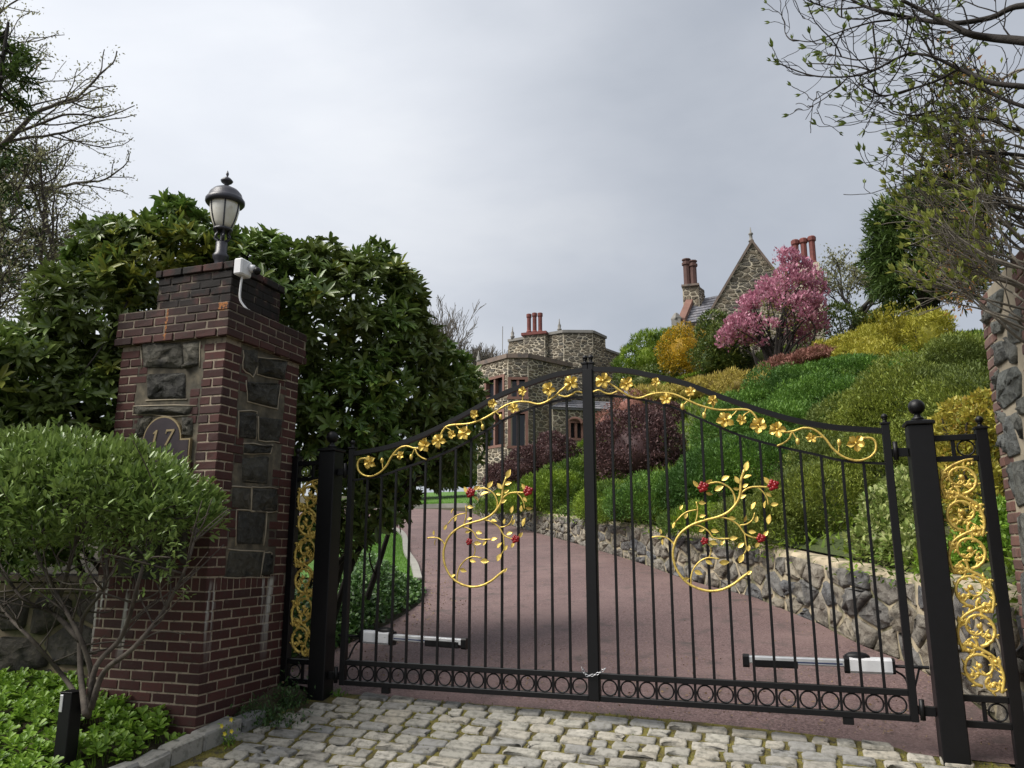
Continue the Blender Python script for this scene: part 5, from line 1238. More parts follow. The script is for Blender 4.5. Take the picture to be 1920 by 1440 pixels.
# ---- great rhododendrons behind the left pillar
def rhodo(label, lobes, trunk, n_ros, seed, stems=10, young=0.05, yl=None):
    rg = np.random.default_rng(seed); tb = np.array([trunk[0], trunk[1], float(gz(trunk[0], trunk[1]))]); R = root('rhododendron', tuple(tb), label, 'shrub')
    cl = clumps(lobes, 90, .30, rg, -.5); P, N = lobes_sample(cl + list(lobes), n_ros, rg, .70, 1.05, -.75, .66)
    lv = Leaves(); ly = Leaves(); B = []; D = []; U = []
    ax = unit(N * .8 + np.array([0, 0, .65]) + rg.normal(0, .35, P.shape)); yg = rg.random(len(P)) < young
    if yl is not None: yg |= (((P - np.array(yl[:3])) / np.array(yl[3:6])) ** 2).sum(1) < rg.uniform(0, 1.2, len(P))
    for sel, tgt in ((~yg, lv), (yg, ly)):
        p, a = P[sel], ax[sel]
        if len(p) == 0: continue
        t1 = unit(np.cross(a, rg.normal(size=a.shape))); t2 = np.cross(a, t1); big_ = rg.uniform(.65, 1.35, len(p)); dro = rg.uniform(-.05, .5, len(p))
        for j in range(8):
            an = 2 * math.pi * j / 8 + rg.normal(0, .25, len(p)); sp = rg.uniform(.55, 1.25, len(p)); dr = (t1 * np.cos(an)[:, None] + t2 * np.sin(an)[:, None]) * np.sin(sp)[:, None] + a * np.cos(sp)[:, None] - np.array([0, 0, 1.0]) * dro[:, None]
            ln = .122 * big_ * rg.uniform(.75, 1.2, len(p)); tgt.add(p, dr, ln, ln * .34, 'long', rg, up=a + rg.normal(0, .2, a.shape))
    lv.build('crown', MAT['rhodo_leaf'], R)
    if ly.V: ly.build('young_foliage', MAT['rhodo_young'], R)
    st = MB()
    for j in range(stems):
        b = tb + np.array([rg.normal(0, .4), rg.normal(0, .3), -.1]); q = P[rg.integers(len(P))] * .85 + np.mean(P, axis=0) * .15; m1 = b + (q - b) * .4 + np.array([rg.normal(0, .2), rg.normal(0, .2), .3])
        pts = smooth_path([b, m1, q], 5); st.tube(pts, np.linspace(.05, .012, len(pts)), 6)
        for kk in range(7):
            i = rg.integers(3, len(pts)); q2 = P[rg.integers(len(P))]
            if np.linalg.norm(q2 - pts[i]) < 1.4: st.tube(smooth_path([pts[i], (pts[i] + q2) / 2 + rg.normal(0, .06, 3), q2], 3), np.linspace(.014, .005, 7), 4)
    st.build('stem', MAT['dark_bark'], R, smooth=True); return R
LP = lobe_px
lobR = [LP(640, 610, 8.4, 150, 130, 1.0), LP(560, 570, 8.2, 110, 105, .8), LP(720, 700, 8.5, 120, 130, .9), LP(785, 740, 8.9, 85, 90, .8), LP(620, 780, 8.4, 150, 120, .9), LP(760, 850, 8.8, 110, 80, .8), LP(680, 930, 8.8, 80, 90, .6), LP(845, 800, 9.3, 60, 90, .6), LP(865, 750, 9.5, 35, 45, .5), LP(620, 1000, 8.6, 60, 60, .5), LP(700, 560, 8.5, 60, 80, .7), LP(500, 520, 8.2, 80, 70, .7)]
rhodo('tall dark rhododendron right of the lantern pillar, spreading behind the left gate leaf', lobR, (-4.3, 2.3), 3700, 3, 12, .03)
lobL = [LP(245, 615, 8.2, 110, 120, 1.0), LP(120, 660, 8.1, 60, 60, .7), LP(330, 520, 8.2, 110, 100, .9), LP(110, 735, 8.0, 110, 95, .9), LP(20, 800, 7.8, 110, 80, .8), LP(268, 508, 8.4, 72, 68, .8), LP(300, 640, 8.0, 110, 120, .8), LP(180, 770, 7.9, 120, 90, .7), LP(370, 450, 8.3, 60, 50, .6), LP(60, 880, 8.2, 130, 110, .6), LP(180, 900, 8.3, 110, 120, .5), LP(20, 1000, 8.4, 120, 90, .5)]
yc_ = atD(330, 505, 7.6)
rhodo('broad dark rhododendron behind the left pillar, left of the lantern', lobL, (-5.6, 1.3), 3500, 4, 14, .04, (*yc_, .75, .9, .42))

# ---- clipped shrub in front of the left pillar
rg = np.random.default_rng(8)
sb = np.array([-3.22, -1.72, float(gz(-3.22, -1.72))]); R = root('clipped_shrub', tuple(sb), 'bare-stemmed clipped shrub with glossy green top before the left pillar', 'shrub')
def l2(px, py, Y, rx, rz, ry): c = atY(px, py, Y); s_ = depth(c) / FPX; return (*c, rx * s_, ry, rz * s_)
lob = [l2(150, 930, -1.72, 205, 95, .62), l2(300, 958, -1.6, 95, 62, .42), l2(40, 920, -1.8, 130, 95, .5), l2(105, 878, -1.7, 140, 60, .5), l2(235, 903, -1.65, 100, 54, .45), l2(70, 1000, -1.75, 120, 60, .4), l2(200, 985, -1.65, 120, 55, .4), l2(330, 975, -1.55, 70, 45, .3)]
cl = clumps(lob, 150, .22, rg, -.35); P, N = lobes_sample(cl + cl + lob, 14500, rg, .62, 1.2, -.6, .55)
D = unit(N * .75 + np.array([.05, 0, .75]) + rg.normal(0, .45, P.shape)); ln = .062 * rg.uniform(.7, 1.3, len(P))
Leaves().add(P, D, ln, ln * .38, 'long', rg).build('crown', MAT['azalea_leaf'], R)
st = MB(); 
tr = [[(165, 1345), (172, 1270), (150, 1195), (110, 1120), (70, 1040), (60, 980)], [(165, 1340), (180, 1250), (230, 1190), (260, 1090), (280, 1020), (300, 960)], [(160, 1340), (150, 1240), (155, 1160), (200, 1090), (190, 1000)],
      [(170, 1330), (195, 1260), (250, 1215), (310, 1140), (350, 1060), (370, 990)], [(160, 1330), (120, 1270), (60, 1200), (10, 1150), (-40, 1080)], [(150, 1200), (100, 1150), (40, 1120), (-10, 1040)], [(110, 1120), (130, 1060), (150, 990)]]
for pl in tr:
    dpt = -1.72 + rg.normal(0, .08, len(pl)); pts = smooth_path([atY(x, y, dd) for (x, y), dd in zip(pl, dpt)], 5); st.tube(pts, np.linspace(.022, .007, len(pts)), 6)
    for k in range(16):
        i = rg.integers(len(pts) // 3, len(pts)); q = pts[i] + np.array([rg.normal(0, .22), rg.normal(0, .2), abs(rg.normal(.22, .15))]); st.tube(smooth_path([pts[i], (pts[i] + q) / 2 + rg.normal(0, .03, 3), q], 3), np.linspace(.0075, .003, 7), 4)
sh = Leaves()
for k in range(46):
    i = rg.integers(len(P)); p0, d0 = P[i], unit(N[i] + np.array([0, 0, .5]) + rg.normal(0, .25, 3)); L0 = rg.uniform(.08, .2); st.tube([p0 - d0 * .1, p0 + d0 * L0 * .5, p0 + d0 * L0], [.004, .003, .002], 4)
    u = rg.uniform(.1, 1.0, 14); l9 = .058 * rg.uniform(.6, 1.2, 14); sh.add(p0 + d0 * (u * L0)[:, None], d0 + rg.normal(0, .6, (14, 3)), l9, l9 * .4, 'long', rg)
for k in range(420):
    x, y = rg.uniform(-40, 360), rg.uniform(990, 1130); c = atY(x, y, -1.7 + rg.normal(0, .18)); m9 = int(rg.integers(3, 8)); l9 = .05 * rg.uniform(.6, 1.2, m9); sh.add(np.repeat(c[None], m9, 0) + rg.normal(0, .015, (m9, 3)), rg.normal(0, .7, (m9, 3)) + np.array([0, 0, .3]), l9, l9 * .4, 'long', rg) if rg.random() < (1130 - y) / 150 else None
sh.build('shoots', MAT['azalea_leaf'], R)
st.build('stem', MAT['bark'], R, smooth=True)

# ---- ground cover in the bed, weeds
rg = np.random.default_rng(12); lv = Leaves(); P = []
while len(P) < 1350:
    y = rg.uniform(-2.9, -.62); x = rg.uniform(-6.0, -2.3)
    if x < float(kxl(y)) - .11 and not (PX0 - .03 < x < PX1 + .05 and y > PY0 - .03) and (y < -.75 or x > -2.78): P.append((x, y))
P = np.array(P); P = P[~((np.abs(P[:, 0] - b_[0]) < .07) & (np.abs(P[:, 1] + 1.75) < .07))]; hgt = rg.uniform(.04, .12, len(P)); Z = gz(P[:, 0], P[:, 1]) + hgt
keep = ~((P[:, 0] > -2.85) & (P[:, 1] > -1.0)); P, Z, hgt = P[keep], Z[keep], hgt[keep]
C = np.column_stack([P, Z]); ax = unit(np.array([.1, -.15, 1.0]) + rg.normal(0, .22, C.shape)); t1 = unit(np.cross(ax, rg.normal(size=ax.shape))); t2 = np.cross(ax, t1)
for ring, (nl, sp, sz) in enumerate(((7, 1.25, .072), (5, .75, .052))):
    for j in range(nl):
        an = 2 * math.pi * j / nl + rg.normal(0, .3, len(C)) + ring; s_ = sp + rg.normal(0, .18, len(C)); dr = (t1 * np.cos(an)[:, None] + t2 * np.sin(an)[:, None]) * np.sin(s_)[:, None] + ax * np.cos(s_)[:, None]
        ln = sz * rg.uniform(.75, 1.2, len(C)); lv.add(C + ax * .02 * ring, dr, ln, ln * .52, 'spoon', rg, up=ax)
for j in range(3): lv.add(np.column_stack([P + rg.normal(0, .02, P.shape), Z - hgt]), ax + rg.normal(0, .1, ax.shape), hgt * 1.05, .008, 'spike', rg)
tag(lv.build('ground_cover', MAT['pachy_leaf']), 'bright green leafy ground cover filling the bed at lower left', 'ground cover', kind='stuff')
def weed(px, py, Y, wd, ht, n, mat, label, seed, tpl='diamond', L_=.035, W_=.4):
    rg = np.random.default_rng(seed); c = atY(px, py, Y); zb_ = float(gz(c[0], c[1])); R = root('weed', (c[0], c[1], zb_), label, 'plant')
    B = np.column_stack([c[0] + rg.normal(0, wd, n), c[1] + rg.normal(0, wd * .6, n), zb_ + np.abs(rg.normal(0, ht * .5, n))]); Leaves().add(B, rg.normal(0, .6, (n, 3)) + np.array([0, -.1, .6]), L_ * rg.uniform(.6, 1.3, n), L_ * W_, tpl, rg).build('foliage', MAT[mat], R)
    st = MB()
    for k in range(9):
        a = np.array([c[0] + rg.normal(0, wd * .8), c[1] + rg.normal(0, wd * .4), zb_ - .02]); st.tube([a, a + np.array([rg.normal(0, .04), rg.normal(0, .04), ht * rg.uniform(.6, 1.1)])], .003, 4)
    st.build('stem', MAT['dark_weed'], R); return R
weed(500, 1318, -.55, .17, .16, 900, 'dark_weed', 'low dark weeds at the foot of the pillar beside the cobbles', 1)
weed(545, 1300, -.22, .08, .2, 350, 'dark_weed', 'small dark weed against the narrow left post', 2)
weed(632, 1306, .05, .03, .05, 60, 'grass_blade', 'tiny bright weed at the top corner of the cobbles', 3, 'blade', .05, .15)
wy = weed(432, 1352, -.95, .045, .14, 60, 'pachy_leaf', 'small yellow-flowered weed beside the kerb', 4)
for dx_, dz_ in ((-.03, .15), (.05, .2), (0, .1), (.06, .12)):
    c = WLOC[wy] + np.array([dx_, -.05, dz_]); lv = Leaves(); rgy = np.random.default_rng(int(dz_ * 100)); a = np.arange(5) * 1.257; lv.add(np.repeat(c[None], 5, 0), np.column_stack([np.cos(a), -.4 + 0 * a, np.sin(a)]), .022, .014, 'diamond', rgy, up=np.repeat([[0, -1.0, 0]], 5, 0)); lv.build('flower', MAT['yellow_petal'], wy)

# moss between the cobbles, leaf litter on the drive edge
rg = np.random.default_rng(14); n = 30000; x = rg.uniform(-2.8, 2.6, n); y = rg.uniform(-1.8, .42, n); ok = (y < ytop(x) + .02) & (x > kxl(y)); x, y = x[ok], y[ok]
nz_ = np.sin(x * 3.1 + y * 2) + np.sin(y * 4.3 - x * 1.7) + rg.normal(0, .6, len(x)); s_ = nz_ > .5; x, y = x[s_], y[s_]
Bm = np.column_stack([x, y, gz(x, y) + .008]); Leaves().add(Bm, rg.normal(0, .5, (len(x), 3)) + np.array([0, 0, .8]), rg.uniform(.008, .02, len(x)), .006, 'diamond', rg)
lvm = Leaves().add(Bm, rg.normal(0, .6, (len(x), 3)) + np.array([0, 0, .7]), rg.uniform(.008, .022, len(x)), .010, 'diamond', rg); tag(lvm.build('moss', MAT['moss_tuft']), 'yellow-green moss growing in the cobble joints', 'moss', kind='stuff')
n = 700; u_ = rg.integers(0, 60, n); q = LE[np.clip((np.abs(rg.normal(0, 14, n))).astype(int), 0, 60)]; off = np.abs(rg.normal(0, .35, n)); x = q[:, 0] + off; y = q[:, 1] + rg.normal(0, .2, n)
x2 = rg.uniform(-2.6, 2.6, 260); y2 = rg.uniform(.35, 1.2, 260); x = np.concatenate([x, x2]); y = np.concatenate([y, y2]); n = len(x)
tag(Leaves().add(np.column_stack([x, y, gz(x, y) + .014]), rg.normal(0, 1, (n, 3)) * np.array([1, 1, .15]), rg.uniform(.015, .045, n), .02, 'diamond', rg).build('leaf_litter', MAT['leaf_litter']), 'scattered dry leaves along the drive edge behind the gate', 'leaf litter', kind='stuff')
ng = 5200; ti_ = rg.integers(0, 70, ng); fr_ = rg.random(ng); fr_ = np.where(rg.random(ng) < .5, fr_, np.where(fr_ < .5, fr_ ** 2.5, 1 - (1 - fr_) ** 2.5)); q = LE[ti_] + (RE[ti_] - LE[ti_]) * fr_[:, None] + rg.normal(0, .1, (ng, 2)); near = q[:, 1] < 14; q = q[near]; q = np.vstack([q, np.column_stack([rg.uniform(-2.6, 2.7, 1500), rg.uniform(.3, 2.2, 1500)])]); ng = len(q)
tag(Leaves().add(np.column_stack([q, gz(q[:, 0], q[:, 1]) + .010]), rg.normal(0, 1, (ng, 3)) * np.array([1, 1, .5]), rg.uniform(.006, .022, ng), rg.uniform(.006, .016, ng), 'diamond', rg).build('grit', MAT['leaf_litter']), 'fine grit and bits of leaf strewn over the red drive', 'grit', kind='stuff')
# lawn grass
n = 16000; lw = []
for lw_poly, cnt, hh in ((lawnL, 9000, .05), ([tuple(q) for q in fe] + [(fe[3][0] + 1, fe[3][1] + 12), (fe[0][0] - 10, fe[0][1] + 12)], 7000, .12)):
    A = np.array([p for p in lw_poly]); c = A.mean(0); i = rg.integers(0, len(A), cnt); a, b = A[i], A[(i + 1) % len(A)]; r1, r2_ = np.sqrt(rg.random(cnt))[:, None], rg.random(cnt)[:, None]; q = c * (1 - r1) + (a * (1 - r2_) + b * r2_) * r1
    lw.append(Leaves().add(np.column_stack([q, gz(q[:, 0], q[:, 1]) + .02]), rg.normal(0, .35, (cnt, 3)) + np.array([0, 0, 1]), hh * rg.uniform(.6, 1.3, cnt), hh * .2, 'spike', rg))
tag(lw[0].build('lawn_grass', MAT['grass_blade']), 'bright lawn grass left of the drive under the rhododendron', 'grass', kind='stuff'); tag(lw[1].build('lawn_grass', MAT['grass_blade']), 'bright lawn grass beyond the far end of the drive', 'grass', kind='stuff')

# ---- ivy bed behind the left leaf
rg = np.random.default_rng(15); P = []
while len(P) < 11000:
    y = rg.uniform(.6, 5.2); xe = np.interp(y, LE[:, 1], LE[:, 0]); x = xe - .05 - abs(rg.normal(0, .7)); P.append((x, y, xe - x))
P = np.array(P); hgt = np.clip(.10 + P[:, 2] * .9, .05, .62) * (.75 + .25 * np.sin(P[:, 0] * 4 + P[:, 1] * 3)); B = np.column_stack([P[:, :2], gz(P[:, 0], P[:, 1]) + hgt * rg.uniform(.5, 1.0, len(P))])
ln = .062 * rg.uniform(.7, 1.4, len(B)); tag(Leaves().add(B, np.array([.25, -.35, .15]) + rg.normal(0, .55, B.shape), ln, ln * .75, 'spoon', rg, up=np.array([.1, -.3, .9]) + rg.normal(0, .3, B.shape)).build('ivy', MAT['ivy_leaf']), 'dark glossy ivy bank behind the left gate leaf', 'ivy', kind='stuff')

# ---- the hillside garden
def hb(px, py): 
    return hit(px, py, landz, 70.0, 900)
def mound(px, py, rx, rz, sink=.25, deep=1.0, D=None):
    """ellipsoid whose middle is seen at (px,py) and whose foot stands on the hillside"""
    if D is None:
        P = hb(px, py + rz * .75); D = math.hypot(P[0] - CAM[0], P[1] - CAM[1]) + rx * .3 * 9 / FPX
    c = atD(px, py, D); s_ = depth(c) / FPX; return (c[0], c[1], c[2] - sink * rz * s_, rx * s_, rx * s_ * deep, rz * s_ * (1 + sink))
HG = 'junipers covering the hillside'
def jun(label, ms, n, mat, seed, L_=.16, W_=.22, **k): return bush('juniper', label, 'shrub', ms, int(n * 3.0), mat, L_ * .54, .32, 'diamond', seed, k.pop('k', 230), k.pop('f', .22), .75, .45, **k)
jun('wide olive juniper mound rising behind the right gate post', [mound(1715, 770, 130, 78), mound(1805, 720, 75, 90), mound(1610, 815, 100, 42), mound(1810, 785, 80, 70)], 26000, 'juniper_olive', 101, .13)
jun('deep green juniper bank below the yellow ground cover', [mound(1500, 738, 100, 44), mound(1595, 705, 85, 32), mound(1430, 778, 75, 42)], 15000, 'juniper', 102)
jun('fresh green juniper bank just above the falling end of the right arched rail', [mound(1560, 760, 120, 45), mound(1480, 800, 110, 40), mound(1380, 810, 80, 50)], 14000, 'juniper', 103, .15)
jun('broad green juniper slope behind the right rose spray', [mound(1420, 870, 140, 50), mound(1330, 915, 105, 45), mound(1250, 940, 110, 32)], 24000, 'juniper', 104, .12)
jun('olive juniper spreading above the wall behind the right gate leaf', [mound(1540, 940, 110, 65), mound(1600, 890, 100, 60), mound(1470, 985, 100, 40), mound(1660, 880, 80, 70)], 20000, 'juniper_olive', 105, .10)
jun('yellow-green juniper slope behind the left rose spray', [mound(1050, 920, 75, 34), mound(1010, 940, 75, 22), mound(1080, 895, 45, 32), mound(950, 948, 55, 13)], 14000, 'juniper_lime', 106, .16)
jun('green juniper trailing over the wall behind the meeting stiles', [mound(1150, 940, 70, 35), mound(1190, 955, 80, 25), mound(1330, 975, 90, 26)], 11000, 'juniper_lime', 107, .12)
bush('barberry', 'large rounded purple barberry mound right of the meeting stiles', 'shrub', [mound(1195, 835, 84, 66), mound(1240, 785, 42, 34), mound(1145, 850, 48, 50)], 22000, 'barberry', .085, .5, 'diamond', 111, 120, .26)
bush('barberry', 'long dark purple barberry mound in front of the stone bay', 'shrub', [mound(1035, 850, 43, 34), mound(990, 872, 45, 30), mound(950, 893, 40, 21)], 13000, 'barberry', .10, .5, 'diamond', 112, 90, .28)
bush('tan_shrub', 'tan twiggy shrub behind the large purple barberry', 'shrub', [mound(1185, 760, 45, 28), mound(1140, 790, 30, 22)], 3500, 'heath', .10, .3, 'diamond', 113, 50, .3)
bush('clipped_yew', 'fresh green clipped yew behind the golden round bush', 'shrub', [mound(1215, 668, 44, 38, D=39), mound(1180, 690, 26, 24, D=39), mound(1250, 658, 40, 40, D=40)], 9000, 'juniper_lime', .2, .22, 'blade', 114, 60, .28)
bush('golden_azalea', 'round orange-yellow flowering bush below the gable', 'shrub', [mound(1284, 655, 47, 46, .1, D=36)], 11000, 'gold_azalea', .085, .6, 'diamond', 115, 140, .2, low=-.9)
bush('evergreen_shrub', 'dark shrub low under the clipped yew and golden bush', 'shrub', [mound(1205, 715, 55, 26, D=37.5), mound(1260, 712, 40, 26, D=37)], 4000, 'dark_shrub', .13, .45, 'diamond', 126, 50, .3)
bush('evergreen_shrub', 'dark olive evergreen shrub between golden bush and pink tree', 'shrub', [mound(1345, 625, 34, 42), mound(1365, 660, 40, 40), mound(1330, 670, 30, 30)], 6000, 'dark_shrub', .13, .45, 'diamond', 116, 50, .3)
bush('golden_juniper', 'bright yellow juniper mound at the top right of the hillside', 'shrub', [mound(1690, 612, 80, 38), mound(1635, 640, 55, 24), mound(1745, 622, 40, 40)], 15000, 'gold_foliage', .15, .25, 'blade', 117, 80, .3)
bush('yellow_ground_cover', 'yellow flowering strip running down left of the yellow mound', 'shrub', [mound(1570, 655, 50, 11), mound(1610, 660, 40, 16), mound(1650, 665, 40, 18)], 6000, 'gold_foliage', .13, .3, 'blade', 118, 50, .5)
bush('heath', 'pinkish heather strip beneath the pink tree', 'shrub', [mound(1530, 668, 46, 11), mound(1480, 682, 46, 11), mound(1450, 694, 30, 9)], 5000, 'heath', .13, .25, 'blade', 119, 50, .5)
bush('straw_grass', 'pale yellow grassy patch below the dark shrub', 'shrub', [mound(1400, 720, 55, 20), mound(1345, 722, 50, 16), mound(1300, 735, 45, 16), mound(1240, 740, 50, 16)], 8000, 'pale_straw', .16, .2, 'blade', 120, 60, .5)
bush('laurel', 'pale variegated leafy shrub on the wall near the right post', 'shrub', [mound(1690, 965, 62, 62), mound(1720, 930, 60, 50), mound(1650, 1010, 45, 40), mound(1705, 1030, 50, 38)], 6500, 'variegated', .075, .5, 'long', 121, 90, .3)
bush('amber_shrub', 'amber and yellow leafed shrub beside the right stone pillar', 'shrub', [mound(1820, 870, 60, 75, D=9.2), mound(1800, 800, 50, 40, D=9.2), mound(1770, 840, 40, 40, D=9.4), mound(1850, 790, 30, 50, D=9.0), mound(1840, 960, 50, 50, D=9.0)], 7500, 'amber_leaf', .06, .5, 'diamond', 122, 90, .3, core=False, stem=9)
bush('leafy_shrub', 'bright green leafy shrub behind the right gold scroll panel', 'shrub', [mound(1850, 1040, 50, 55, D=8.6), mound(1800, 1070, 60, 40, D=8.6), mound(1880, 1000, 40, 60, D=8.4)], 3500, 'pachy_leaf', .06, .5, 'long', 123, 60, .3)
for i, (x, y, r) in enumerate(((1472, 690, 14), (1425, 700, 11), (1590, 662, 12), (1645, 668, 9), (1380, 706, 8))):
    P = hb(x, y); s_ = depth(P) / FPX; rg = np.random.default_rng(300 + i); mb = MB().ball((0, 0, 0), 1, 10); V = np.array(mb.v) * np.array([r * 1.3, r, r * .8]) * s_ * (1 + rg.normal(0, .12, (len(mb.v), 1))) + P; m2 = MB(); m2.add(V, mb.f); o = m2.build('rock', MAT['hill_rock'])
    tag(o, ['pale boulder in the heather strip', 'pale boulder left of the heather strip', 'pale boulder under the yellow strip', 'small pale boulder right of the yellow strip', 'small pale boulder beside the pale grass'][i], 'rock', 'boulders on the hillside')
# loose ground cover over the whole slope
rg = np.random.default_rng(16); n = 42000; ti = rg.integers(10, 200, n); s_ = rg.uniform(.3, 15, n); q = WP[ti, :2] + WN[ti] * s_[:, None]; B = np.column_stack([q, hillz(q[:, 0], q[:, 1])]); ln = rg.uniform(.10, .22, n)
q2i = rg.integers(8, 190, 16000); s2 = rg.uniform(-.12, 1.0, 16000) ; q2 = WP[q2i, :2] + WN[q2i] * s2[:, None] + rg.normal(0, .06, (16000, 2)); z2 = WZ[q2i] + WP[q2i, 2] + np.maximum(s2, 0) * .45 + rg.uniform(-.06, .14, 16000) - (s2 < 0) * .06
sel = (np.sin(WD[q2i] * 1.9) + np.sin(WD[q2i] * .83 + 1) + rg.normal(0, .5, 16000)) > -.5; q2, z2 = q2[sel], z2[sel]; lt = rg.uniform(.05, .11, len(z2)); trail = Leaves().add(np.column_stack([q2, z2]), rg.normal(0, .5, (len(z2), 3)) + np.array([-.5, -.3, .15]), lt, lt * .4, 'diamond', rg)
tag(trail.build('trailing_cover', MAT['juniper_lime']), 'fresh green trailing plants spilling over the retaining wall top', 'ground cover', kind='stuff')
ty = np.sin(q[:, 0] * .8) + np.sin(q[:, 1] * .55 + 1)
tag(Leaves().add(B, rg.normal(0, .5, B.shape) + np.array([-.2, -.3, .6]), ln, ln * .3, 'blade', rg).build('hillside_ground_cover', MAT['juniper_lime']), 'low green ground cover between the hillside shrubs', 'ground cover', kind='stuff')

bush('far_shrub', 'dark green shrubbery beyond the lawn at the far end of the drive', 'shrub', [LP(700, 890, 47, 70, 45), LP(800, 885, 48, 60, 45), LP(870, 890, 49, 50, 40), LP(620, 880, 47, 70, 50)], 9000, 'dark_shrub', .3, .45, 'diamond', 125, 60, .3)
# ---- trees on the hill
def tree(name, label, base, h, r, par, lmat, nleaf, lsize, seed, spread=.35, bark='bark', rmin=.006, lw=.5, droop=0.0, lean=(0, 0, 1), tpl='diamond', cat='tree', tube_n=5, per=None, crownmat=None):
    rg = np.random.default_rng(seed); R = root(name, tuple(base), label, cat); out = []; tips = []
    grow(out, tips, np.array(base) - np.array([0, 0, .2]), lean, h * .34, r, par['lev'], rg, par, rmin); tubes(out, 7).build('trunk', MAT[bark], R, smooth=True)
    if nleaf:
        T = np.array([t[0] for t in tips]); Dn = np.array([t[1] for t in tips]); tw = [o[0] for o in out if o[2] <= 1]; tw = np.concatenate([t[2:] for t in tw])
        i = rg.integers(0, len(tw), nleaf); P = tw[i] + rg.normal(0, spread, (nleaf, 3)) * .35; D = rg.normal(0, .7, (nleaf, 3)) + np.array([0, 0, .4 - droop]); ln = lsize * rg.uniform(.6, 1.3, nleaf)
        Leaves().add(P, D, ln, ln * lw, tpl, rg).build('crown', MAT[lmat], R)
    return R
mg = hb(1460, 690); mgD = math.hypot(mg[0] - CAM[0], mg[1] - CAM[1])
pm = dict(lev=5, kids=[5, 4, 4, 3, 3], ang=(.35, .95), shrink=(.58, .86), wig=.16, trop=(0, 0, .55), taper=.68)
sc = depth(mg) / FPX
R = root('magnolia_tree', tuple(mg), 'pink flowering magnolia tree in front of the stone gable', 'tree'); rg = np.random.default_rng(31)
lob = [LP(1458, 600, mgD + .3, 66, 72), LP(1492, 550, mgD + .5, 52, 60), LP(1398, 636, mgD, 42, 42), LP(1462, 525, mgD + .4, 28, 34), LP(1430, 580, mgD + .2, 34, 30), LP(1505, 600, mgD + .3, 40, 50), LP(1475, 500, mgD + .4, 26, 24)]
cl = clumps(lob, 95, .34, rg, -.5); P, N = lobes_sample(cl, 8200, rg, .5, 1.12, -.8, .5); ln = .15 * rg.uniform(.7, 1.3, len(P)); Leaves().add(P, N * .3 + np.array([0, 0, .7]) + rg.normal(0, .5, P.shape), ln, ln * .55, 'diamond', rg).build('blossom', MAT['magnolia'], R)
P2_, N2_ = lobes_sample(lob, 900, rg, .3, .95, -.8, .2); Leaves().add(P2_, N2_ + rg.normal(0, .5, P2_.shape), .14, .05, 'diamond', rg).build('leaves', MAT['spring_leaf'], R)
st = MB()
for k in range(34):
    q = cl[rg.integers(len(cl))][:3]; b = np.array(mg) + np.array([rg.normal(0, .25), rg.normal(0, .25), -.2]); m1 = b + (np.array(q) - b) * .45 + np.array([rg.normal(0, .3), rg.normal(0, .2), .3]); pts = smooth_path([b, m1, q], 4); st.tube(pts, np.linspace(.06, .012, len(pts)), 5)
st.build('trunk', MAT['dark_bark'], R)
b0 = hb(1590, 640); tree('budding_tree', 'small open tree with pale new leaves right of the pink tree', b0, depth(b0) / FPX * 250, .13, dict(lev=5, kids=[4, 4, 3, 3, 3], ang=(.3, .85), shrink=(.6, .85), wig=.14, trop=(0, 0, .4), taper=.7), 'haze_leaf', 5200, .14, 32, .5, 'dark_bark', .012)
bush('green_shrub', 'olive shrub at the foot of the small open tree', 'shrub', [mound(1575, 600, 34, 30), mound(1540, 625, 30, 26), mound(1620, 612, 26, 26)], 3500, 'dark_shrub', .13, .45, 'diamond', 124, 60, .34, core=False, stem=8)
# dark hemlock-like evergreen
rg = np.random.default_rng(33); cD = 27.0; cb = atD(1730, 620, cD); cb[2] = float(landz(cb[0], cb[1])[0]); R = root('evergreen_tree', tuple(cb), 'large dark evergreen tree behind the yellow mound at right', 'tree')
lob = [LP(1735, 480, cD, 85, 110), LP(1690, 440, cD - .4, 52, 72), LP(1770, 420, cD + .3, 55, 70), LP(1700, 530, cD - .4, 55, 50), LP(1790, 520, cD, 55, 60), LP(1668, 480, cD - .2, 36, 56), LP(1740, 380, cD, 40, 45)]
cl = clumps(lob, 150, .26, rg, -.6); P, N = lobes_sample(cl + cl + lob, 26000, rg, .6, 1.3, -.7, .6); D = unit(N * .8 + np.array([0, 0, -.15]) + rg.normal(0, .45, P.shape)); ln = .24 * rg.uniform(.6, 1.3, len(P)); Leaves().add(P, D, ln, ln * .22, 'blade', rg).build('crown', MAT['conifer'], R)
st = MB().tube([cb - np.array([0, 0, .3]), np.array(lob[0][:3]), np.array(lob[0][:3]) + np.array([0, 0, 2.0])], [.3, .22, .06], 8)
for k in range(30):
    q = cl[rg.integers(len(cl))][:3]; a = np.array(lob[0][:3]) + np.array([0, 0, rg.uniform(-2, 1.5)]); st.tube([a, q], [.06, .015], 4)
st.build('trunk', MAT['dark_bark'], R)
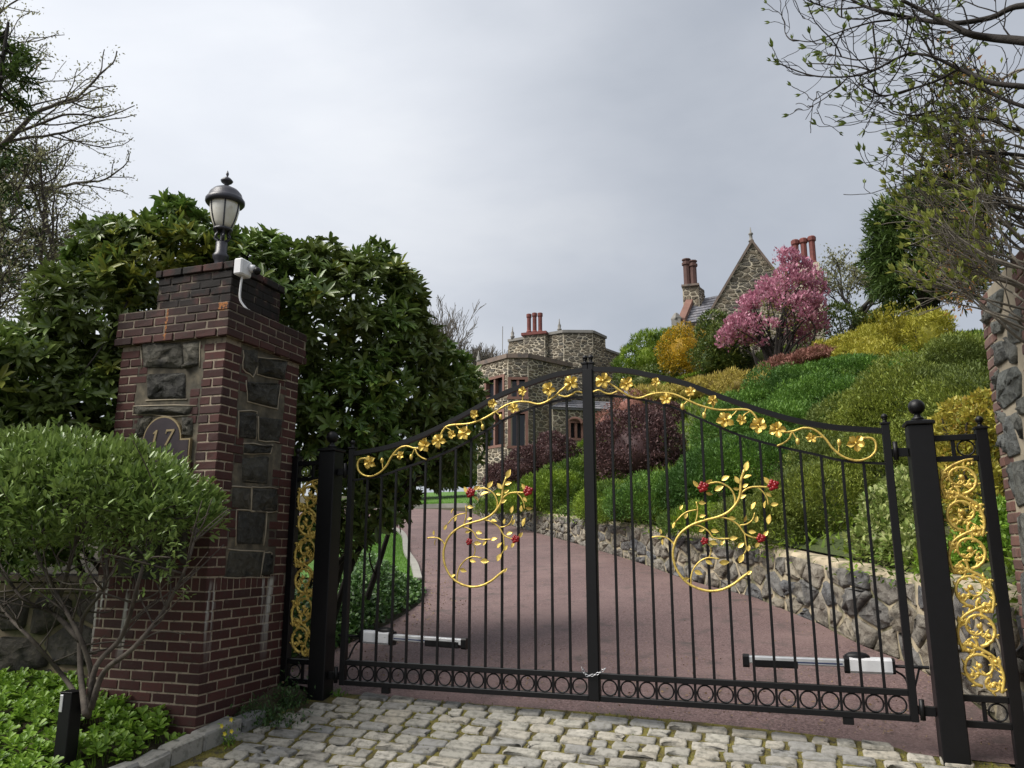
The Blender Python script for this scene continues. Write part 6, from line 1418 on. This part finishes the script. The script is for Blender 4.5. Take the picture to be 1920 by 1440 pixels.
# far woods left: open budding tree and a dark spruce at the frame edge; thin twigs behind the rhododendron and house
pd = dict(lev=6, kids=[4, 3, 3, 3, 3, 3], ang=(.25, .75), shrink=(.62, .86), wig=.14, trop=(0.1, 0, .25), taper=.70)
q = atD(-110, 900, 26); q[2] = float(landz(q[0], q[1])[0]); tree('budding_tree', 'tall open tree with hazy new leaves at the far left', q, 15.5, .30, pd, 'haze_leaf', 26000, .085, 41, .22, 'bark', .010, lean=(.18, 0, 1))
q = atD(60, 900, 22); q[2] = float(landz(q[0], q[1])[0]); tree('budding_tree', 'lower crooked tree with green buds above the left rhododendron', q, 9.0, .2, dict(pd, wig=.2), 'haze_leaf', 14000, .08, 42, .2, 'bark', .008, lean=(.1, 0, 1))
rg = np.random.default_rng(43); sp = atD(-115, 900, 20); sp[2] = float(gz(sp[0], sp[1])); R = root('spruce_tree', tuple(sp), 'dark spruce whose branches show at the left picture edge', 'tree'); H_ = zat(-20, 30, 20) - sp[2]
st = MB().tube([sp, sp + np.array([0, 0, H_])], [.3, .03], 8); lv = Leaves()
for k in range(60):
    t = k / 60; z = sp[2] + H_ * (.15 + .85 * t); L_ = (1 - t) * 2.4 + .45; a = rg.uniform(0, 6.28); d = np.array([math.cos(a), math.sin(a), -.12]); b = np.array([sp[0], sp[1], z]); e_ = b + d * L_; st.tube([b, (b + e_) / 2 + np.array([0, 0, -.1]), e_], [.04, .025, .008], 4)
    n = 90; u = rg.uniform(.15, 1, n) ** .8; P = b + (e_ - b) * u[:, None] + rg.normal(0, .10, (n, 3)); lv.add(P, d + rg.normal(0, .7, (n, 3)) + np.array([0, 0, -.2]), .22, .05, 'blade', rg)
st.build('trunk', MAT['dark_bark'], R); lv.build('crown', MAT['conifer'], R)
pb = dict(lev=5, kids=[5, 4, 4, 3, 3], ang=(.2, .6), shrink=(.62, .85), wig=.10, trop=(0, 0, .5), taper=.66)
for i, (x, yb_, D, h, lab) in enumerate(((905, 740, 60, 4.6, 'distant bare tree just left of the flat-roofed house'), (930, 740, 66, 4.8, 'distant bare tree behind the thin mast'), (875, 740, 58, 5.0, 'distant bare tree showing beside the rhododendron edge'), (825, 740, 60, 7.5, 'bare twiggy tree rising behind the right edge of the rhododendron'), (795, 740, 62, 7.0, 'thin bare tree half hidden behind the rhododendron'))):
    b = atD(x, yb_, D); tree('bare_tree', lab, b - np.array([0, 0, .5]), h, .09, pb, None, 0, .1, 50 + i, rmin=.016, bark='grey_bark')

# ------------------------------------------------------------------ near branches reaching in at the upper right
rg = np.random.default_rng(70); DD = 4.6
tb = np.array([4.55, -1.9, -.35]); R = root('dogwood_tree', tuple(tb), 'dark-twigged tree with opening green buds reaching in at the top right', 'tree')
def cp(q, D=DD): return atD(1440 + q[0] / 2.4, q[1] / 2.4, D)
main = [([(1500, 60), (1152, 25), (1000, 80), (820, 105), (640, 80), (520, 55), (440, 30), (380, 0), (330, -40)], .018, 4.6), ([(1500, 230), (1152, 185), (1000, 170), (900, 150), (800, 100), (700, 50), (600, 0)], .026, 4.5),
        ([(1500, 430), (1152, 390), (1000, 370), (860, 310), (740, 255), (640, 238)], .017, 4.5), ([(640, 238), (560, 272), (470, 320), (360, 345), (200, 340), (60, 290), (25, 265)], .0075, 4.5),
        ([(640, 80), (560, 90), (470, 100), (380, 125), (300, 152), (200, 187), (110, 178)], .0065, 4.6), ([(860, 310), (740, 370), (610, 410), (530, 430), (470, 415), (425, 380)], .0075, 4.55), ([(470, 100), (485, 250), (480, 350), (470, 450), (425, 510)], .0055, 4.6),
        ([(520, 55), (430, 85), (340, 80), (310, 65)], .0055, 4.6), ([(560, 272), (480, 260), (400, 270), (300, 250), (240, 255)], .005, 4.5), ([(470, 320), (400, 300), (300, 290), (170, 285)], .005, 4.5), ([(360, 345), (320, 390)], .004, 4.5),
        ([(1500, 640), (1152, 590), (1000, 540), (880, 530), (760, 500), (650, 520), (560, 500)], .011, 4.9), ([(1500, 760), (1152, 700), (1000, 690), (850, 700), (720, 750), (620, 690)], .012, 4.9), ([(440, 30), (320, 40), (220, 20), (180, -10)], .005, 4.6),
        ([(1500, 950), (1152, 940), (1000, 880), (860, 830), (760, 760)], .014, 4.9), ([(1500, 560), (1152, 480), (960, 400), (800, 330), (700, 180), (640, 120)], .012, 4.7)]
mb = MB(); twigs = []; nodes_ = []
hub = cp((1650, 700), 4.8)
mb.tube(smooth_path([tb, tb + np.array([.05, .1, 1.6]), hub], 6), np.linspace(.11, .06, 13), 9)
for pl, r, D in main:
    P = smooth_path([cp(q, D + rg.normal(0, .03)) for q in pl], 6); mb.tube(P, np.linspace(r, max(r * .35, .0028), len(P)), 6); nodes_.append(P)
    if pl[0][0] >= 1500: mb.tube(smooth_path([hub, (hub + P[0]) / 2 + np.array([.1, 0, .1]), P[0]], 4), np.linspace(.05, r, 9), 6)
buds = [(P[-1], P[-1] - P[-3]) for P in nodes_ if pix(P[-1])[0][0] > 1400]
par = dict(lev=2, kids=[3, 2], ang=(.4, 1.0), shrink=(.5, .85), wig=.22, trop=(-.25, 0, .35), taper=.6)
out = []; tips = []
for P in nodes_:
    for k in range(int(9 + 4 * (len(P) > 40))):
        i = rg.integers(1, len(P) - 2); q = pix(P[i])[0]
        if q[0] < 1700 and rg.random() < .72: continue
        d = unit(P[i + 1] - P[i]); d = unit(d + rg.normal(0, .7, 3)); grow(out, tips, P[i], d, rg.uniform(.14, .34), .0048, 2, rg, par, .0022)
for pts, r, lev in out: mb.tube(pts, r, 4, cap=False)
mb.build('branch', MAT['dark_bark'], R, smooth=True)
lv = Leaves(); bl = buds + [t for t in tips if rg.random() < .55]
def bud_mesh(rg):
    lv = Leaves(); n = 4; a = np.arange(n) * 2 * math.pi / n; d = np.column_stack([np.cos(a) * .26, np.sin(a) * .26, np.ones(n)]); lv.add(np.zeros((n, 3)), d, rg.uniform(.040, .058, n), .016, 'diamond', rg, up=np.column_stack([np.cos(a), np.sin(a), np.zeros(n)]))
    me = fast_mesh('leaf_bud', np.concatenate(lv.V), np.concatenate(lv.F), np.concatenate(lv.T)); me.materials.append(MAT['bud_green']); return me
bm = [bud_mesh(rg) for _ in range(5)]; nb = 0
for p, d in bl:
    if nb >= 280: break
    o = bpy.data.objects.new('leaf_bud', bm[nb % 5]); COL.objects.link(o); o.parent = R; o.location = tuple(np.array(p) - tb); d = unit(np.array(d) + np.array([0, 0, .25])); o.rotation_mode = 'QUATERNION'; o.rotation_quaternion = Vector(tuple(d)).to_track_quat('Z', 'Y'); sc_ = rg.uniform(.75, 1.3); o.scale = (sc_, sc_, sc_); nb += 1

# copper and green leafed shrub-tree above the right pillar
rg = np.random.default_rng(71); tb2 = np.array([6.4, .6, 0.0]); R = root('maple_tree', tuple(tb2), 'twiggy tree with copper and yellow-green new leaves above the right pillar', 'tree')
out = []; tips = []; par = dict(lev=3, kids=[4, 4, 3], ang=(.25, .8), shrink=(.6, .85), wig=.2, trop=(-.4, -.1, .1), taper=.66)
mb = MB()
starts = [(1915, 480, 7.3), (1925, 390, 7.2), (1905, 530, 7.1), (1930, 300, 7.4), (1920, 130, 7.6)]
for (x, y, D) in starts:
    s_ = atD(x, y, D); mb.tube(smooth_path([tb2, np.array([s_[0] * .35 + tb2[0] * .65, s_[1], s_[2] - .1]), s_], 5), np.linspace(.05, .012, 11), 7)
    for k in range(2): grow(out, tips, s_, np.array([-.8, .1, rg.uniform(-.3, .4)]), rg.uniform(.22, .36), .012, 3, rg, par, .003)
for pts, r, lev in out: mb.tube(pts, r, 5 if r[0] > .012 else 3, cap=False)
mb.build('branch', MAT['grey_bark'], R, smooth=True)
tw = np.concatenate([o[0][2:] for o in out if o[2] <= 1]); n = 1700
i = rg.integers(0, len(tw), n); P = tw[i] + rg.normal(0, .05, (n, 3)); cop = rg.random(n) < np.where(np.sin(P[:, 0] * 4 + P[:, 2] * 3) > -.2, .85, .35)
for sel, mt, nm in ((cop, 'copper_leaf', 'copper_leaves'), (~cop, 'spring_leaf', 'green_leaves')):
    Q = P[sel]; ln = .055 * rg.uniform(.6, 1.3, len(Q)); Leaves().add(Q, rg.normal(0, .6, Q.shape) + np.array([0, 0, -.15 if nm[0] == 'c' else .5]), ln, ln * .42, 'diamond', rg).build(nm, MAT[mt], R)

# upright-twigged shrub in front of the right pillar head
rg = np.random.default_rng(73); tb3 = np.array([4.1, -1.0, 0.0]); R = root('budding_shrub', tuple(tb3), 'dense upright-twigged shrub with yellow-green buds over the right pillar head', 'shrub')
mb = MB(); out = []; tips = []; par = dict(lev=2, kids=[4, 3], ang=(.25, .7), shrink=(.55, .9), wig=.15, trop=(-.35, 0, .55), taper=.62)
for k in range(60):
    px, py, D = rg.uniform(1840, 1960), rg.uniform(250, 600), rg.uniform(4.7, 5.5); s_ = atD(px, py, D); e_ = np.array([rg.uniform(.25, .6), rg.uniform(-.1, .2), -rg.uniform(.0, .25)]); b = s_ + e_
    pts = smooth_path([b, (b + s_) / 2 + np.array([0, 0, -.07]), s_], 4); mb.tube(pts, np.linspace(.012, .006, len(pts)), 5); mb.tube(smooth_path([tb3, (tb3 + b) / 2 + np.array([.25, 0, .3]), b], 4), np.linspace(.03, .012, 9), 5) if k % 5 == 0 else None
    d = unit(s_ - b + np.array([0, 0, .25])); grow(out, tips, s_, d, rg.uniform(.18, .34), .0058, 2, rg, par, .0024)
for pts, r, lev in out: mb.tube(pts, r, 4, cap=False)
mb.build('branch', MAT['grey_bark'], R, smooth=True)
lv = Leaves(); T = np.array([t[0] for t in tips]); Dn = np.array([t[1] for t in tips])
for j in range(9):
    sel = rg.random(len(T)) < .8; ln = .046 * rg.uniform(.6, 1.3, sel.sum()); lv.add(T[sel], Dn[sel] * .9 + np.array([0, 0, .5]) + rg.normal(0, .3, (sel.sum(), 3)), ln, ln * .36, 'diamond', rg)
lv.build('leaf_buds', MAT['spring_leaf'], R)

# ------------------------------------------------------------------ groups of like things
GROUPS = {'gate_leaf': 'leaves of the iron gate', 'gate_post': 'ball-topped gate posts', 'side_panel': 'gold scroll side panels', 'gate_opener': 'gate opener arms', 'gate_pillar': 'gate pillars',
          'rhododendron': 'rhododendrons behind the left pillar', 'juniper': 'junipers covering the hillside', 'barberry': 'purple barberries on the hillside', 'bare_tree': 'distant bare trees', 'budding_tree': 'trees in new leaf', 'weed': 'weeds by the cobbles', 'evergreen_shrub': 'dark shrubs below the gable'}
for o in list(COL.objects):
    k = o.name.split('.')[0]
    if o.parent is None and k in GROUPS and 'label' in o: o['group'] = GROUPS[k]
